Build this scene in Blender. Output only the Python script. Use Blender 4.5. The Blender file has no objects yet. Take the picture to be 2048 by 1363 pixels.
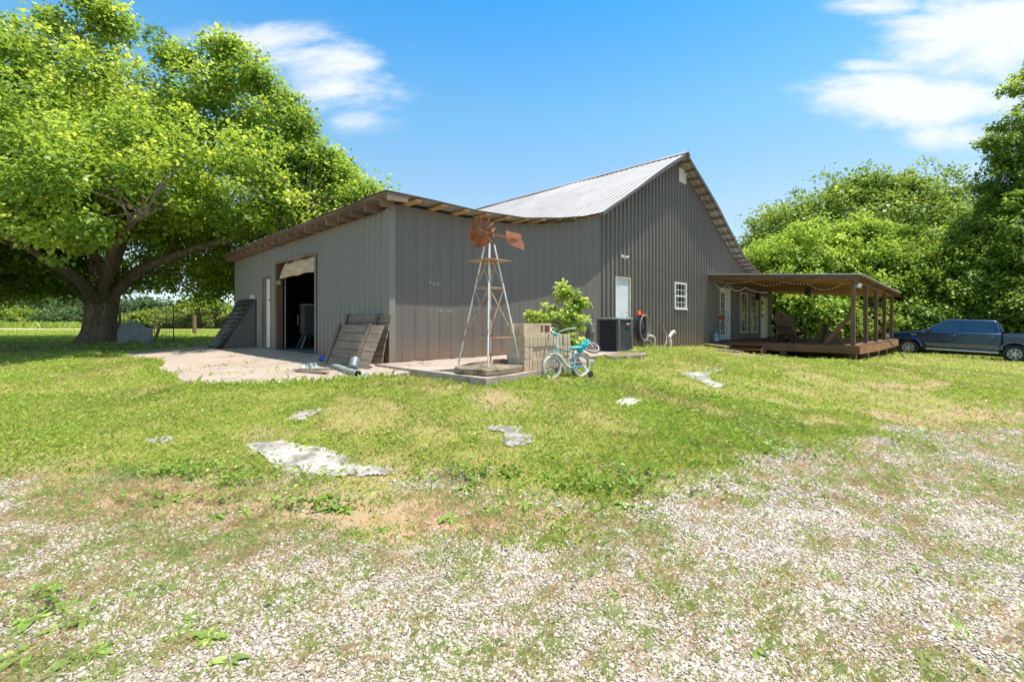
import bpy, math, random
import numpy as np
from mathutils import Vector, Matrix
R_ = math.radians
random.seed(7)
rng = np.random.default_rng(11)
S = bpy.context.scene
COL = S.collection

# ------------------------------------------------------------------ camera
HEAD = math.atan2(.7150622, .6990608)          # world x runs along the barn front, y into the barn
FW = Vector((math.cos(HEAD), math.sin(HEAD), 0)); RT = Vector((math.sin(HEAD), -math.cos(HEAD), 0))
CAM = Vector((-4.6739, -8.1568, .77))
cd = bpy.data.cameras.new('camera'); cam = bpy.data.objects.new('camera', cd); COL.objects.link(cam)
cam.location = CAM; cam.rotation_euler = (R_(90), 0, HEAD - math.pi/2)
cd.sensor_width = 36; cd.lens = 940/2048*36; cd.shift_y = -36.5/2048; cd.clip_start = .05; cd.clip_end = 3000
S.camera = cam

# ------------------------------------------------------------------ sky and sun
SUN_FROM = Vector((.165, -.245, 1)).normalized()
SKY_STRENGTH = .15; SUN_STRENGTH = 3.9; EXPOSURE = .92
w = bpy.data.worlds.new('World'); S.world = w; w.use_nodes = True
nt = w.node_tree; N = nt.nodes; L = nt.links; N.clear()
def nn(t, **k):
    n = N.new(t)
    for a, b in k.items(): setattr(n, a, b)
    return n
def mth(op, a, b=None, c=None, clamp=False):
    n = N.new('ShaderNodeMath'); n.operation = op; n.use_clamp = clamp
    for i, v in enumerate((a, b, c)):
        if v is None: continue
        if isinstance(v, (int, float)): n.inputs[i].default_value = v
        else: L.new(v, n.inputs[i])
    return n.outputs[0]
sky = nn('ShaderNodeTexSky', sky_type='NISHITA', sun_disc=False)
sky.sun_elevation = math.asin(SUN_FROM.z); sky.sun_rotation = math.atan2(SUN_FROM.x, SUN_FROM.y)
sky.altitude = 200; sky.air_density = 1.0; sky.dust_density = .6; sky.ozone_density = 2.2
tc = nn('ShaderNodeTexCoord')
def vdot(v):
    n = nn('ShaderNodeVectorMath', operation='DOT_PRODUCT'); L.new(tc.outputs['Generated'], n.inputs[0]); n.inputs[1].default_value = v
    return n.outputs['Value']
f_ = vdot(FW); r_ = vdot(RT); u_ = vdot((0, 0, 1))
# deepen the sky's own colour by height, as the photograph's sky reads (light through the whole sky, all directions)
rp = nn('ShaderNodeValToRGB'); L.new(u_, rp.inputs[0]); e_ = rp.color_ramp.elements
for q_ in range(4): e_.new(.5)
for q_, (p_, c_) in zip(e_, [(0, (.72, .84, 1.12)), (.087, (.68, .68, .68)), (.218, (.86, .84, .74)), (.395, (.62, .96, .93)), (.566, (.25, .86, 1.08)), (.80, (1.32, 1.10, .84))]):
    q_.position = p_; q_.color = (c_[0]/1.3, c_[1]/1.3, c_[2]/1.3, 1)
hs = nn('ShaderNodeVectorMath', operation='MULTIPLY'); L.new(sky.outputs[0], hs.inputs[0])
h2 = nn('ShaderNodeVectorMath', operation='SCALE'); L.new(rp.outputs[0], h2.inputs[0]); h2.inputs['Scale'].default_value = 1.18; L.new(h2.outputs[0], hs.inputs[1])
front = mth('GREATER_THAN', f_, .05); fs = mth('MAXIMUM', f_, .05)
ca = mth('DIVIDE', r_, fs); cb = mth('DIVIDE', u_, fs)
comb = nn('ShaderNodeCombineXYZ'); L.new(ca, comb.inputs[0]); L.new(cb, comb.inputs[1])
mp = nn('ShaderNodeMapping'); mp.inputs['Scale'].default_value = (3.6, 9.5, 1); mp.inputs['Rotation'].default_value = (0, 0, -.12); L.new(comb.outputs[0], mp.inputs[0])
nz = nn('ShaderNodeTexNoise'); nz.inputs['Scale'].default_value = 1.0; nz.inputs['Detail'].default_value = 12; nz.inputs['Roughness'].default_value = .62; nz.inputs['Distortion'].default_value = .35
L.new(mp.outputs[0], nz.inputs[0])
blobs = [(530, 75, 190, 38, .9), (690, 120, 200, 55, .95), (660, 190, 170, 55, .95), (800, 95, 130, 20, .6), (700, 235, 130, 40, .5), (760,150,90,40,.7),
         (1850, 205, 270, 66, 1.4), (1990, 75, 260, 115, 1.4), (1780, 15, 130, 35, .9), (1960, 265, 190, 50, .95), (1950, 345, 90, 30, .8), (1750, 130, 90, 18, .7),
         (420, 560, 300, 60, .7), (40, 590, 300, 60, .6)]
acc = None
for px, py, rx, ry, am in blobs:
    dx = mth('MULTIPLY', mth('SUBTRACT', ca, (px-1024)/940), 940/rx)
    dy = mth('MULTIPLY', mth('SUBTRACT', cb, (645-py)/940), 940/ry)
    d = mth('SQRT', mth('ADD', mth('MULTIPLY', dx, dx), mth('MULTIPLY', dy, dy)))
    m = mth('MULTIPLY', mth('SUBTRACT', 1.25, d, clamp=True), am)
    acc = m if acc is None else mth('MAXIMUM', acc, m)
den = mth('ADD', mth('MULTIPLY', acc, 1.0), mth('MULTIPLY', mth('SUBTRACT', nz.outputs[0], .5), 3.2))
den = mth('MULTIPLY', mth('SUBTRACT', den, .12), .85, clamp=True)
sm = nn('ShaderNodeMapRange', interpolation_type='SMOOTHSTEP'); L.new(den, sm.inputs[0])
gate = mth('MULTIPLY', mth('MULTIPLY', sm.outputs[0], mth('MULTIPLY', acc, 2.2, clamp=True)), mth('MULTIPLY', front, .93))
# thin haze that whitens the sky towards the horizon
mix = nn('ShaderNodeMix', data_type='RGBA'); L.new(gate, mix.inputs[0]); L.new(hs.outputs[0], mix.inputs[6]); mix.inputs[7].default_value = (3.6, 3.7, 3.8, 1)
bg = nn('ShaderNodeBackground'); bg.inputs[1].default_value = SKY_STRENGTH; L.new(mix.outputs[2], bg.inputs[0])
out = nn('ShaderNodeOutputWorld'); L.new(bg.outputs[0], out.inputs[0])
w.cycles.sampling_method = 'MANUAL'; w.cycles.sample_map_resolution = 512
sd = bpy.data.lights.new('sun', 'SUN'); sd.energy = SUN_STRENGTH; sd.angle = R_(.5); sd.color = (1, .955, .88)
so = bpy.data.objects.new('sun', sd); COL.objects.link(so); so.location = (0, 0, 40)
so.rotation_euler = SUN_FROM.to_track_quat('Z', 'Y').to_euler()
S.view_settings.view_transform = 'Standard'; S.view_settings.look = 'None'; S.view_settings.gamma = 1
S.view_settings.use_curve_mapping = False; S.view_settings.exposure = EXPOSURE
S.cycles.max_bounces = 6; S.cycles.diffuse_bounces = 3; S.cycles.glossy_bounces = 3; S.cycles.transmission_bounces = 4; S.cycles.transparent_max_bounces = 6
S.cycles.use_denoising = True; S.cycles.sample_clamp_indirect = 6

# ------------------------------------------------------------------ helpers
def W(px, Z, z=0):                     # a spot measured on the photo, at its own distance Z in metres
    p = CAM + FW*Z + RT*((px-1024)/940*Z); return Vector((p.x, p.y, z))
def pix(x, y, z):
    dx, dy = x-CAM.x, y-CAM.y
    Z = dx*FW.x+dy*FW.y; X = dx*RT.x+dy*RT.y
    Zs = np.where(np.abs(Z) < .05, .05, Z) if isinstance(Z, np.ndarray) else (Z or .05)
    return 1024+940*X/Zs, 645-940*(z-CAM.z)/Zs, Z

def hash2(ix, iy, s):
    h = np.sin(ix*127.1+iy*311.7+s*74.7)*43758.5453
    return h-np.floor(h)
def vnoise(x, y, s=0):
    x = np.asarray(x, float); y = np.asarray(y, float)
    ix = np.floor(x); iy = np.floor(y); fx = x-ix; fy = y-iy
    fx = fx*fx*(3-2*fx); fy = fy*fy*(3-2*fy)
    a = hash2(ix, iy, s); b = hash2(ix+1, iy, s); c = hash2(ix, iy+1, s); d = hash2(ix+1, iy+1, s)
    return (a*(1-fx)+b*fx)*(1-fy)+(c*(1-fx)+d*fx)*fy
def fbm(x, y, s=0, o=4):
    t = 0; a = .5; k = 1.0
    for i in range(o):
        t = t+a*vnoise(np.asarray(x)*k, np.asarray(y)*k, s+i*3.3); a *= .5; k *= 2.03
    return t
def sstep(a, b, x):
    t = np.clip((x-a)/(b-a), 0, 1); return t*t*(3-2*t)

class MB:
    def __init__(s): s.v = []; s.f = []; s.mi = []; s.m = 0
    def add(s, vs, fs):
        b = len(s.v); s.v += [tuple(p) for p in vs]; s.f += [tuple(b+i for i in f) for f in fs]; s.mi += [s.m]*len(fs); return s
    def box(s, c, d, rot=None):
        hx, hy, hz = d[0]/2, d[1]/2, d[2]/2
        vs = [Vector((x, y, z)) for x in (-hx, hx) for y in (-hy, hy) for z in (-hz, hz)]
        if rot is not None: vs = [rot @ p for p in vs]
        c = Vector(c)
        return s.add([p+c for p in vs], [(0, 1, 3, 2), (4, 6, 7, 5), (0, 4, 5, 1), (2, 3, 7, 6), (0, 2, 6, 4), (1, 5, 7, 3)])
    def ab(s, x0, x1, y0, y1, z0, z1): return s.box(((x0+x1)/2, (y0+y1)/2, (z0+z1)/2), (x1-x0, y1-y0, z1-z0))
    def beam(s, p, q, a, b, up=(0, 0, 1)):      # a: across, b: along up
        p = Vector(p); q = Vector(q); d = (q-p); l = d.length; d.normalize(); up = Vector(up)
        sx = d.cross(up)
        if sx.length < 1e-4: sx = d.cross(Vector((1, 0, 0)))
        sx.normalize(); u = sx.cross(d).normalized()
        rot = Matrix((d, sx, u)).transposed()
        return s.box((p+q)/2, (l, a, b), rot)
    def tube(s, pts, r, n=8, caps=True):
        pts = [Vector(p) for p in pts]; m = len(pts)
        rs = r if isinstance(r, (list, tuple)) else [r]*m
        up = None; vs = []
        for i, p in enumerate(pts):
            d = (pts[min(i+1, m-1)]-pts[max(i-1, 0)])
            if d.length < 1e-7: d = Vector((0, 0, 1))
            d.normalize()
            if up is None: up = Vector((0, 0, 1)) if abs(d.z) < .9 else Vector((1, 0, 0))
            x = d.cross(up)
            if x.length < 1e-5: x = d.orthogonal()
            x.normalize(); y = x.cross(d).normalized(); up = y if abs(y.dot(d)) < .99 else up
            for k in range(n):
                a = 2*math.pi*k/n; vs.append(p+x*(rs[i]*math.cos(a))+y*(rs[i]*math.sin(a)))
        fs = [(i*n+k, i*n+(k+1) % n, (i+1)*n+(k+1) % n, (i+1)*n+k) for i in range(m-1) for k in range(n)]
        if caps: fs += [tuple(range(n-1, -1, -1)), tuple((m-1)*n+k for k in range(n))]
        return s.add(vs, fs)
    def torus(s, c, ax, Rr, r, N_=32, n=8, r2=None):
        c = Vector(c); ax = Vector(ax).normalized(); x = ax.orthogonal().normalized(); y = ax.cross(x); vs = []
        r2 = r2 or r
        for i in range(N_):
            a = 2*math.pi*i/N_; d = x*math.cos(a)+y*math.sin(a)
            for k in range(n):
                b = 2*math.pi*k/n; vs.append(c+d*(Rr+r*math.cos(b))+ax*(r2*math.sin(b)))
        return s.add(vs, [(i*n+k, ((i+1) % N_)*n+k, ((i+1) % N_)*n+(k+1) % n, i*n+(k+1) % n) for i in range(N_) for k in range(n)])
    def lathe(s, c, ax, prof, n=24, caps=True):
        c = Vector(c); ax = Vector(ax).normalized(); x = ax.orthogonal().normalized(); y = ax.cross(x); vs = []
        for h, r in prof:
            for k in range(n):
                a = 2*math.pi*k/n; vs.append(c+ax*h+(x*math.cos(a)+y*math.sin(a))*r)
        m = len(prof); fs = [(i*n+k, i*n+(k+1) % n, (i+1)*n+(k+1) % n, (i+1)*n+k) for i in range(m-1) for k in range(n)]
        if caps: fs += [tuple(range(n-1, -1, -1)), tuple((m-1)*n+k for k in range(n))]
        return s.add(vs, fs)
    def prism(s, poly, vec):
        n = len(poly); v = Vector(vec); P = [Vector(p) for p in poly]
        return s.add(P+[p+v for p in P], [tuple(range(n-1, -1, -1)), tuple(range(n, 2*n))]+[(i, (i+1) % n, n+(i+1) % n, n+i) for i in range(n)])
    def quad(s, a, b, c, d): return s.add([a, b, c, d], [(0, 1, 2, 3)])
    def blob(s, c, r, n=10, m=7, jit=0.0):
        c = Vector(c); vs = []
        for i in range(m+1):
            t = math.pi*i/m
            for k in range(n):
                a = 2*math.pi*k/n; q = 1+random.uniform(-jit, jit)
                vs.append((c.x+r[0]*math.sin(t)*math.cos(a)*q, c.y+r[1]*math.sin(t)*math.sin(a)*q, c.z+r[2]*math.cos(t)*q))
        return s.add(vs, [(i*n+k, (i+1)*n+k, (i+1)*n+(k+1) % n, i*n+(k+1) % n) for i in range(m) for k in range(n)])
    def build(s, name, m, parent=None, bevel=0, smooth=30, seg=1):
        me = bpy.data.meshes.new(name); me.from_pydata(s.v, [], s.f)
        for q in (m if isinstance(m, (list, tuple)) else [m]): me.materials.append(q)
        if any(s.mi): me.polygons.foreach_set('material_index', s.mi)
        me.update()
        if smooth:
            me.polygons.foreach_set('use_smooth', [True]*len(me.polygons)); me.set_sharp_from_angle(angle=R_(smooth))
        o = bpy.data.objects.new(name, me); COL.objects.link(o)
        if parent is not None: o.parent = parent
        if bevel:
            b = o.modifiers.new('bevel', 'BEVEL'); b.width = bevel; b.segments = seg; b.limit_method = 'ANGLE'; b.angle_limit = R_(40); b.use_clamp_overlap = True
        return o

def thing(name, label, cat, loc=(0, 0, 0), rz=0, group=None):
    o = bpy.data.objects.new(name, None); COL.objects.link(o); o.location = loc; o.rotation_euler = (0, 0, rz)
    o.empty_display_size = .2
    return tag(o, label, cat, group)
def tag(o, label, cat, group=None, kind=None):
    if label: o['label'] = label
    if cat: o['category'] = cat
    if group: o['group'] = group
    if kind: o['kind'] = kind
    return o
def struct(o): o['kind'] = 'structure'; return o
def copy_tree(o, parent=None):
    c = o.copy(); COL.objects.link(c)
    if parent is not None: c.parent = parent
    for ch in [q for q in o.children]: copy_tree(ch, c)
    return c

def raw_mesh(name, V, F, m, tint=None, parent=None, smooth=False):   # numpy arrays: V (n,3), F (k,q)
    me = bpy.data.meshes.new(name); nf, q = F.shape
    me.vertices.add(len(V)); me.vertices.foreach_set('co', np.ascontiguousarray(V, dtype=np.float32).ravel())
    me.loops.add(nf*q); me.loops.foreach_set('vertex_index', np.ascontiguousarray(F, dtype=np.int32).ravel())
    me.polygons.add(nf); me.polygons.foreach_set('loop_start', np.arange(nf, dtype=np.int32)*q)
    if smooth: me.polygons.foreach_set('use_smooth', np.ones(nf, dtype=bool))
    me.update(calc_edges=True)
    if tint is not None:
        at = me.attributes.new('tint', 'FLOAT', 'POINT'); at.data.foreach_set('value', np.ascontiguousarray(tint, dtype=np.float32))
    me.materials.append(m)
    o = bpy.data.objects.new(name, me); COL.objects.link(o)
    if parent is not None: o.parent = parent
    return o
def nrm(a): return a/np.maximum(np.linalg.norm(a, axis=1, keepdims=True), 1e-9)
def leaf_arrays(P, D, Nn, ln, wd, fold=.18, droop=.0):    # kite-shaped leaves: base P, direction D, normal Nn
    D = nrm(D); X = nrm(np.cross(D, Nn)); U = np.cross(X, D)
    ln = ln[:, None]; wd = wd[:, None]
    b = P; t = P+D*ln-U*ln*droop; m = P+D*ln*.48
    l = m-X*wd*.5+U*wd*fold; r = m+X*wd*.5+U*wd*fold
    V = np.stack([b, r, t, l], 1).reshape(-1, 3); n = len(P)
    return V, np.arange(n*4).reshape(n, 4)

# ------------------------------------------------------------------ materials
class Mat:
    def __init__(s, name):
        s.m = bpy.data.materials.new(name); s.m.use_nodes = True; s.t = s.m.node_tree; s.t.nodes.clear()
        s.o = s.n('ShaderNodeOutputMaterial'); s.b = s.n('ShaderNodeBsdfPrincipled'); s.t.links.new(s.b.outputs[0], s.o.inputs[0])
    def n(s, t, **k):
        x = s.t.nodes.new(t)
        for a, b in k.items(): setattr(x, a, b)
        return x
    def l(s, a, b): s.t.links.new(a, b)
    def co(s, scale=(1, 1, 1), kind='Object', loc=(0, 0, 0)):
        a = s.n('ShaderNodeTexCoord'); b = s.n('ShaderNodeMapping'); b.inputs['Scale'].default_value = scale; b.inputs['Location'].default_value = loc
        s.l(a.outputs[kind], b.inputs[0]); return b.outputs[0]
    def noise(s, scale, detail=4, rough=.55, vec=None, dist=0):
        x = s.n('ShaderNodeTexNoise'); x.inputs['Scale'].default_value = scale; x.inputs['Detail'].default_value = detail; x.inputs['Roughness'].default_value = rough; x.inputs['Distortion'].default_value = dist
        if vec is not None: s.l(vec, x.inputs['Vector'])
        return x.outputs[0]
    def ramp(s, fac, stops):
        x = s.n('ShaderNodeValToRGB'); e = x.color_ramp.elements
        while len(e) < len(stops): e.new(.5)
        for q, (p, c) in zip(e, stops): q.position = p; q.color = (*c, 1) if len(c) == 3 else c
        s.l(fac, x.inputs[0]); return x.outputs[0]
    def mix(s, fac, a, b, mode='MIX'):
        x = s.n('ShaderNodeMix', data_type='RGBA', blend_type=mode)
        for i, v in ((0, fac), (6, a), (7, b)):
            if isinstance(v, (int, float)): x.inputs[i].default_value = v
            elif isinstance(v, tuple): x.inputs[i].default_value = (*v, 1)
            else: s.l(v, x.inputs[i])
        return x.outputs[2]
    def rng(s, v, a, b, c=0, d=1):
        x = s.n('ShaderNodeMapRange'); s.l(v, x.inputs[0])
        for i, q in enumerate((a, b, c, d)): x.inputs[i+1].default_value = q
        return x.outputs[0]
    def math(s, op, a, b):
        x = s.n('ShaderNodeMath', operation=op)
        for i, v in enumerate((a, b)):
            if isinstance(v, (int, float)): x.inputs[i].default_value = v
            else: s.l(v, x.inputs[i])
        return x.outputs[0]
    def attr(s, name): x = s.n('ShaderNodeAttribute'); x.attribute_name = name; return x.outputs['Fac']
    def base(s, c, rough=.6, metal=0, spec=.5):
        if isinstance(c, tuple): s.b.inputs['Base Color'].default_value = (*c, 1)
        else: s.l(c, s.b.inputs['Base Color'])
        if isinstance(rough, (int, float)): s.b.inputs['Roughness'].default_value = rough
        else: s.l(rough, s.b.inputs['Roughness'])
        s.b.inputs['Metallic'].default_value = metal; s.b.inputs['Specular IOR Level'].default_value = spec; return s
    def bump(s, h, st=.4, d=.01):
        x = s.n('ShaderNodeBump'); x.inputs['Strength'].default_value = st; x.inputs['Distance'].default_value = d; s.l(h, x.inputs['Height']); s.l(x.outputs[0], s.b.inputs['Normal']); return s

def simple(name, c, rough=.6, metal=0, c2=None, sc=6, stretch=(1, 1, 1), bump=0, bs=40, lo=.35, hi=.65, spec=.5):
    m = Mat(name); v = m.co(stretch)
    if c2 is None: c2 = tuple(x*.72 for x in c)
    n1 = m.noise(sc, 6, .62, v)
    m.base(m.mix(m.rng(n1, lo, hi), c, c2), m.rng(n1, .3, .7, max(0, rough-.06), min(1, rough+.1)), metal, spec)
    if bump: m.bump(m.noise(bs, 5, .6, v), bump, .01)
    return m.m
def wood(name, c, c2, axis=0, rough=.8, bump=.35, fine=1):
    m = Mat(name); st = [14, 14, 14]; st[axis] = .9; v = m.co(tuple(st))
    g = m.noise(2.2*fine, 6, .65, v, .4); big = m.noise(1.1, 3, .5, m.co((1, 1, 1)))
    col = m.mix(m.rng(g, .3, .72), c, c2)
    col = m.mix(m.rng(big, .35, .7, 0, .55), col, tuple(x*.5 for x in c2))
    m.base(col, rough, 0, .3); m.bump(g, bump, .006); return m.m

M = {}
# painted metal siding: grey paint, vertical streaks of dust, scuffs
def siding(name, c, dusty):
    m = Mat(name); v = m.co((6, 6, .35)); streak = m.noise(2.0, 6, .6, v); big = m.noise(.35, 4, .5, m.co((1, 1, 1)))
    col = m.mix(m.rng(streak, .35, .75, 0, .5), c, dusty)
    col = m.mix(m.rng(big, .4, .7, 0, .35), col, tuple(x*.8 for x in c))
    sc = m.noise(7, 9, .8, m.co((3.0, 3.0, .8), loc=(3, 2, 1))); col = m.mix(m.rng(sc, .665, .70, 0, .55), col, (.30, .29, .27))
    # splash dirt near the ground, worn from the earth up
    z = m.n('ShaderNodeSeparateXYZ'); m.l(m.co(), z.inputs[0]); zn = m.math('ADD', z.outputs[2], m.math('MULTIPLY', m.noise(3, 4, .6, m.co()), -.35))
    col = m.mix(m.rng(zn, -.12, .32, .6, 0), col, (.26, .16, .10))
    xs_ = z.outputs[0]; zz_ = z.outputs[2]
    for x0, z0, z1, w_ in ((.93, .9, 2.75, .007), (1.28, .8, 2.4, .005), (1.50, 1.2, 2.0, .005), (1.05, 1.55, 1.62, .16), (1.3, 1.0, 1.05, .22)):
        dx_ = m.math('ABSOLUTE', m.math('SUBTRACT', xs_, x0), 0); mk = m.math('MULTIPLY', m.math('LESS_THAN', dx_, w_), m.math('MULTIPLY', m.math('GREATER_THAN', zz_, z0), m.math('LESS_THAN', zz_, z1)))
        mk = m.math('MULTIPLY', mk, m.rng(m.noise(4, 6, .75, m.co((3, 3, 3))), .45, .6, 0, .55)); col = m.mix(mk, col, (.42, .41, .39))
    lp_ = m.math('LESS_THAN', m.math('ABSOLUTE', m.math('SUBTRACT', zz_, 5.22), 0), .009); col = m.mix(m.math('MULTIPLY', lp_, .8), col, (.03, .03, .03))
    m.base(col, .42, .0, .38); m.bump(m.noise(1.1, 3, .5, m.co((1.4, 1.4, .5))), .25, .03); return m.m
M['siding'] = siding('grey_siding', (.138, .119, .100), (.20, .174, .146))
M['siding_left'] = siding('shed_siding', (.205, .198, .168), (.27, .25, .208))
m = Mat('tin_roof'); v = m.co((1.2, 5, 1.2)); st = m.noise(1.6, 7, .65, v); st2 = m.noise(.5, 5, .6, m.co((1, 1, 1)))
col = m.mix(m.rng(st, .3, .7), (.40, .385, .37), (.28, .265, .25)); col = m.mix(m.rng(st2, .48, .72, 0, .7), col, (.46, .445, .43))
ru = m.noise(2.3, 8, .7, m.co((1, 4, 1), loc=(4, 1, 2))); col = m.mix(m.rng(ru, .62, .75, 0, .5), col, (.20, .12, .075))
m.base(col, .5, .35, .4); m.bump(st, .15, .02); M['tin'] = m.m
M['oldwood'] = wood('weathered_wood', (.36, .26, .17), (.17, .115, .075), 0)
M['oldwood_y'] = wood('weathered_wood_lengthwise', (.36, .26, .17), (.17, .115, .075), 1)
M['greywood'] = wood('grey_board', (.40, .32, .23), (.17, .125, .085), 1)
M['greywood_z'] = wood('grey_batten', (.30, .24, .175), (.11, .08, .06), 2)
M['redwood'] = wood('stained_wood', (.25, .145, .075), (.12, .068, .036), 0)
M['redwood_y'] = wood('stained_wood_y', (.27, .155, .08), (.125, .07, .036), 1)
M['redwood_z'] = wood('stained_post', (.23, .14, .08), (.11, .065, .038), 2)
M['newlumber'] = wood('yellow_lumber', (.68, .46, .22), (.45, .28, .12), 1)
M['osb'] = wood('board_ceiling', (.46, .25, .10), (.28, .14, .055), 0, fine=2)
M['white'] = simple('white_paint', (.72, .72, .70), .4, c2=(.60, .60, .57), sc=3)
M['cream'] = simple('cream_trim', (.66, .62, .48), .5, c2=(.5, .46, .34))
M['door_blue'] = simple('pale_door', (.62, .66, .68), .45, c2=(.52, .55, .56), sc=2)
M['black'] = simple('black_plastic', (.02, .02, .022), .4, c2=(.035, .035, .038))
M['blackmetal'] = simple('black_metal', (.025, .027, .028), .35, .4)
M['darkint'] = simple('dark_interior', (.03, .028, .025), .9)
M['steel'] = simple('galvanised_steel', (.45, .46, .45), .45, .7, c2=(.30, .31, .31), sc=8)
M['pvc'] = simple('pvc', (.66, .63, .57), .4, c2=(.5, .46, .38))
m = Mat('concrete'); v = m.co(); a = m.noise(.9, 6, .6, v); b = m.noise(9, 6, .7, v); c = m.n('ShaderNodeTexVoronoi', feature='DISTANCE_TO_EDGE'); c.inputs['Scale'].default_value = .55
dv = m.n('ShaderNodeVectorMath', operation='ADD'); m.l(m.co(), dv.inputs[0]); nv = m.n('ShaderNodeTexNoise'); nv.inputs['Scale'].default_value = 1.6; nv.inputs['Detail'].default_value = 6; m.l(v, nv.inputs[0]); m.l(nv.outputs[1], dv.inputs[1]); m.l(dv.outputs[0], c.inputs[0])
col = m.mix(m.rng(a, .35, .65), (.46, .375, .30), (.35, .28, .22)); col = m.mix(m.rng(b, .35, .7, 0, .5), col, (.25, .21, .17)); col = m.mix(m.rng(c.outputs[0], .0, .013, .85, 0), col, (.07, .06, .045))
st = m.noise(1.5, 5, .6, m.co(loc=(5, 5, 0))); col = m.mix(m.rng(st, .58, .72, 0, .5), col, (.20, .13, .09))
m.base(col, .85, 0, .3); m.bump(m.noise(30, 6, .7, v), .5, .006); M['concrete'] = m.m
M['oldconcrete'] = simple('mossy_concrete', (.32, .25, .17), .9, c2=(.11, .09, .05), sc=7, bump=.9, bs=22)
M['block'] = simple('concrete_block', (.60, .48, .34), .9, c2=(.42, .30, .19), sc=5, bump=.5, bs=60)
M['rock'] = simple('pale_rock', (.33, .30, .265), .9, c2=(.19, .17, .15), sc=7, bump=.45, bs=16, lo=.42, hi=.6)
M['paleconcrete'] = simple('pale_concrete', (.40, .37, .33), .9, c2=(.20, .18, .155), sc=4, bump=.45, bs=18, lo=.45, hi=.6)
m = Mat('rust'); v = m.co(); a = m.noise(9, 7, .7, v); m.base(m.mix(m.rng(a, .35, .68), (.42, .15, .055), (.20, .06, .028)), .8, .2, .3); m.bump(m.noise(60, 4, .6, v), .3, .003); M['rust'] = m.m
m = Mat('peeling_steel'); v = m.co((12, 12, 3)); a = m.noise(1.5, 7, .7, v); m.base(m.mix(m.rng(a, .52, .62), (.74, .72, .67), (.42, .2, .1)), .5, .3, .4); M['legsteel'] = m.m
m = Mat('rusty_strap'); v = m.co((6, 6, 6)); a = m.noise(1.5, 7, .7, v); m.base(m.mix(m.rng(a, .42, .62), (.40, .19, .09), (.5, .42, .33)), .6, .3, .4); M['straprust'] = m.m
def glass(name, c, rough=.05):
    m = Mat(name); m.base(c, rough, 0, 1.0); m.b.inputs['Coat Weight'].default_value = 1; m.b.inputs['Coat Roughness'].default_value = .02; return m.m
M['glass'] = glass('window_glass', (.012, .013, .014))
M['carglass'] = glass('tinted_glass', (.012, .025, .032))
def leafmat(name, stops, trans=.35, rough=.45):
    m = Mat(name); c = m.ramp(m.attr('tint'), stops); m.base(c, rough, 0, .4)
    t = m.n('ShaderNodeBsdfTranslucent'); mc = m.mix(.0, c, (1, 1, 1)); hsv = m.n('ShaderNodeHueSaturation'); hsv.inputs['Value'].default_value = 1.5; hsv.inputs['Hue'].default_value = .485; m.l(mc, hsv.inputs['Color']); m.l(hsv.outputs[0], t.inputs[0])
    x = m.n('ShaderNodeMixShader'); x.inputs[0].default_value = trans; m.l(m.b.outputs[0], x.inputs[1]); m.l(t.outputs[0], x.inputs[2]); m.l(x.outputs[0], m.o.inputs[0]); return m.m
M['maple'] = leafmat('maple_leaves', [(0, (.09, .18, .022)), (.4, (.21, .34, .035)), (.75, (.36, .47, .055)), (1, (.60, .66, .11))], .48)
M['bright'] = leafmat('bright_leaves', [(0, (.12, .22, .02)), (.5, (.26, .40, .04)), (1, (.50, .60, .09))], .42)
M['dark'] = leafmat('dark_leaves', [(0, (.08, .15, .02)), (.5, (.17, .27, .035)), (1, (.34, .43, .07))], .45)
M['mid'] = leafmat('mid_green_leaves', [(0, (.06, .13, .016)), (.45, (.165, .285, .03)), (.8, (.32, .43, .05)), (1, (.52, .58, .09))], .42)
M['far'] = leafmat('far_leaves', [(0, (.05, .10, .03)), (.6, (.09, .16, .05)), (1, (.17, .25, .06))])
M['shrub'] = leafmat('shrub_leaves', [(0, (.10, .16, .02)), (.6, (.20, .28, .03)), (1, (.42, .46, .06))])
M['weedleaf'] = leafmat('weed_leaves', [(0, (.13, .22, .025)), (.6, (.22, .34, .04)), (1, (.40, .50, .09))], .25)
M['grass'] = leafmat('grass_blades', [(0, (.50, .36, .18)), (.15, (.46, .42, .17)), (.2, (.22, .32, .045)), (.6, (.36, .48, .065)), (1, (.58, .68, .14))], .4, .6)
M['drygrass'] = leafmat('dry_tufts', [(0, (.62, .44, .26)), (.45, (.60, .48, .27)), (.55, (.32, .40, .12)), (1, (.48, .56, .20))], .45, .6)
M['dock'] = leafmat('dock_leaves', [(0, (.16, .24, .05)), (.6, (.26, .37, .07)), (1, (.44, .52, .14))], .25)
m = Mat('bark'); v = m.co((5, 5, 1.2)); a = m.noise(2.6, 8, .7, v, .6); m.base(m.mix(m.rng(a, .35, .65), (.30, .25, .18), (.10, .08, .055)), .95, 0, .2); m.bump(a, 1.0, .06); M['bark'] = m.m
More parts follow.
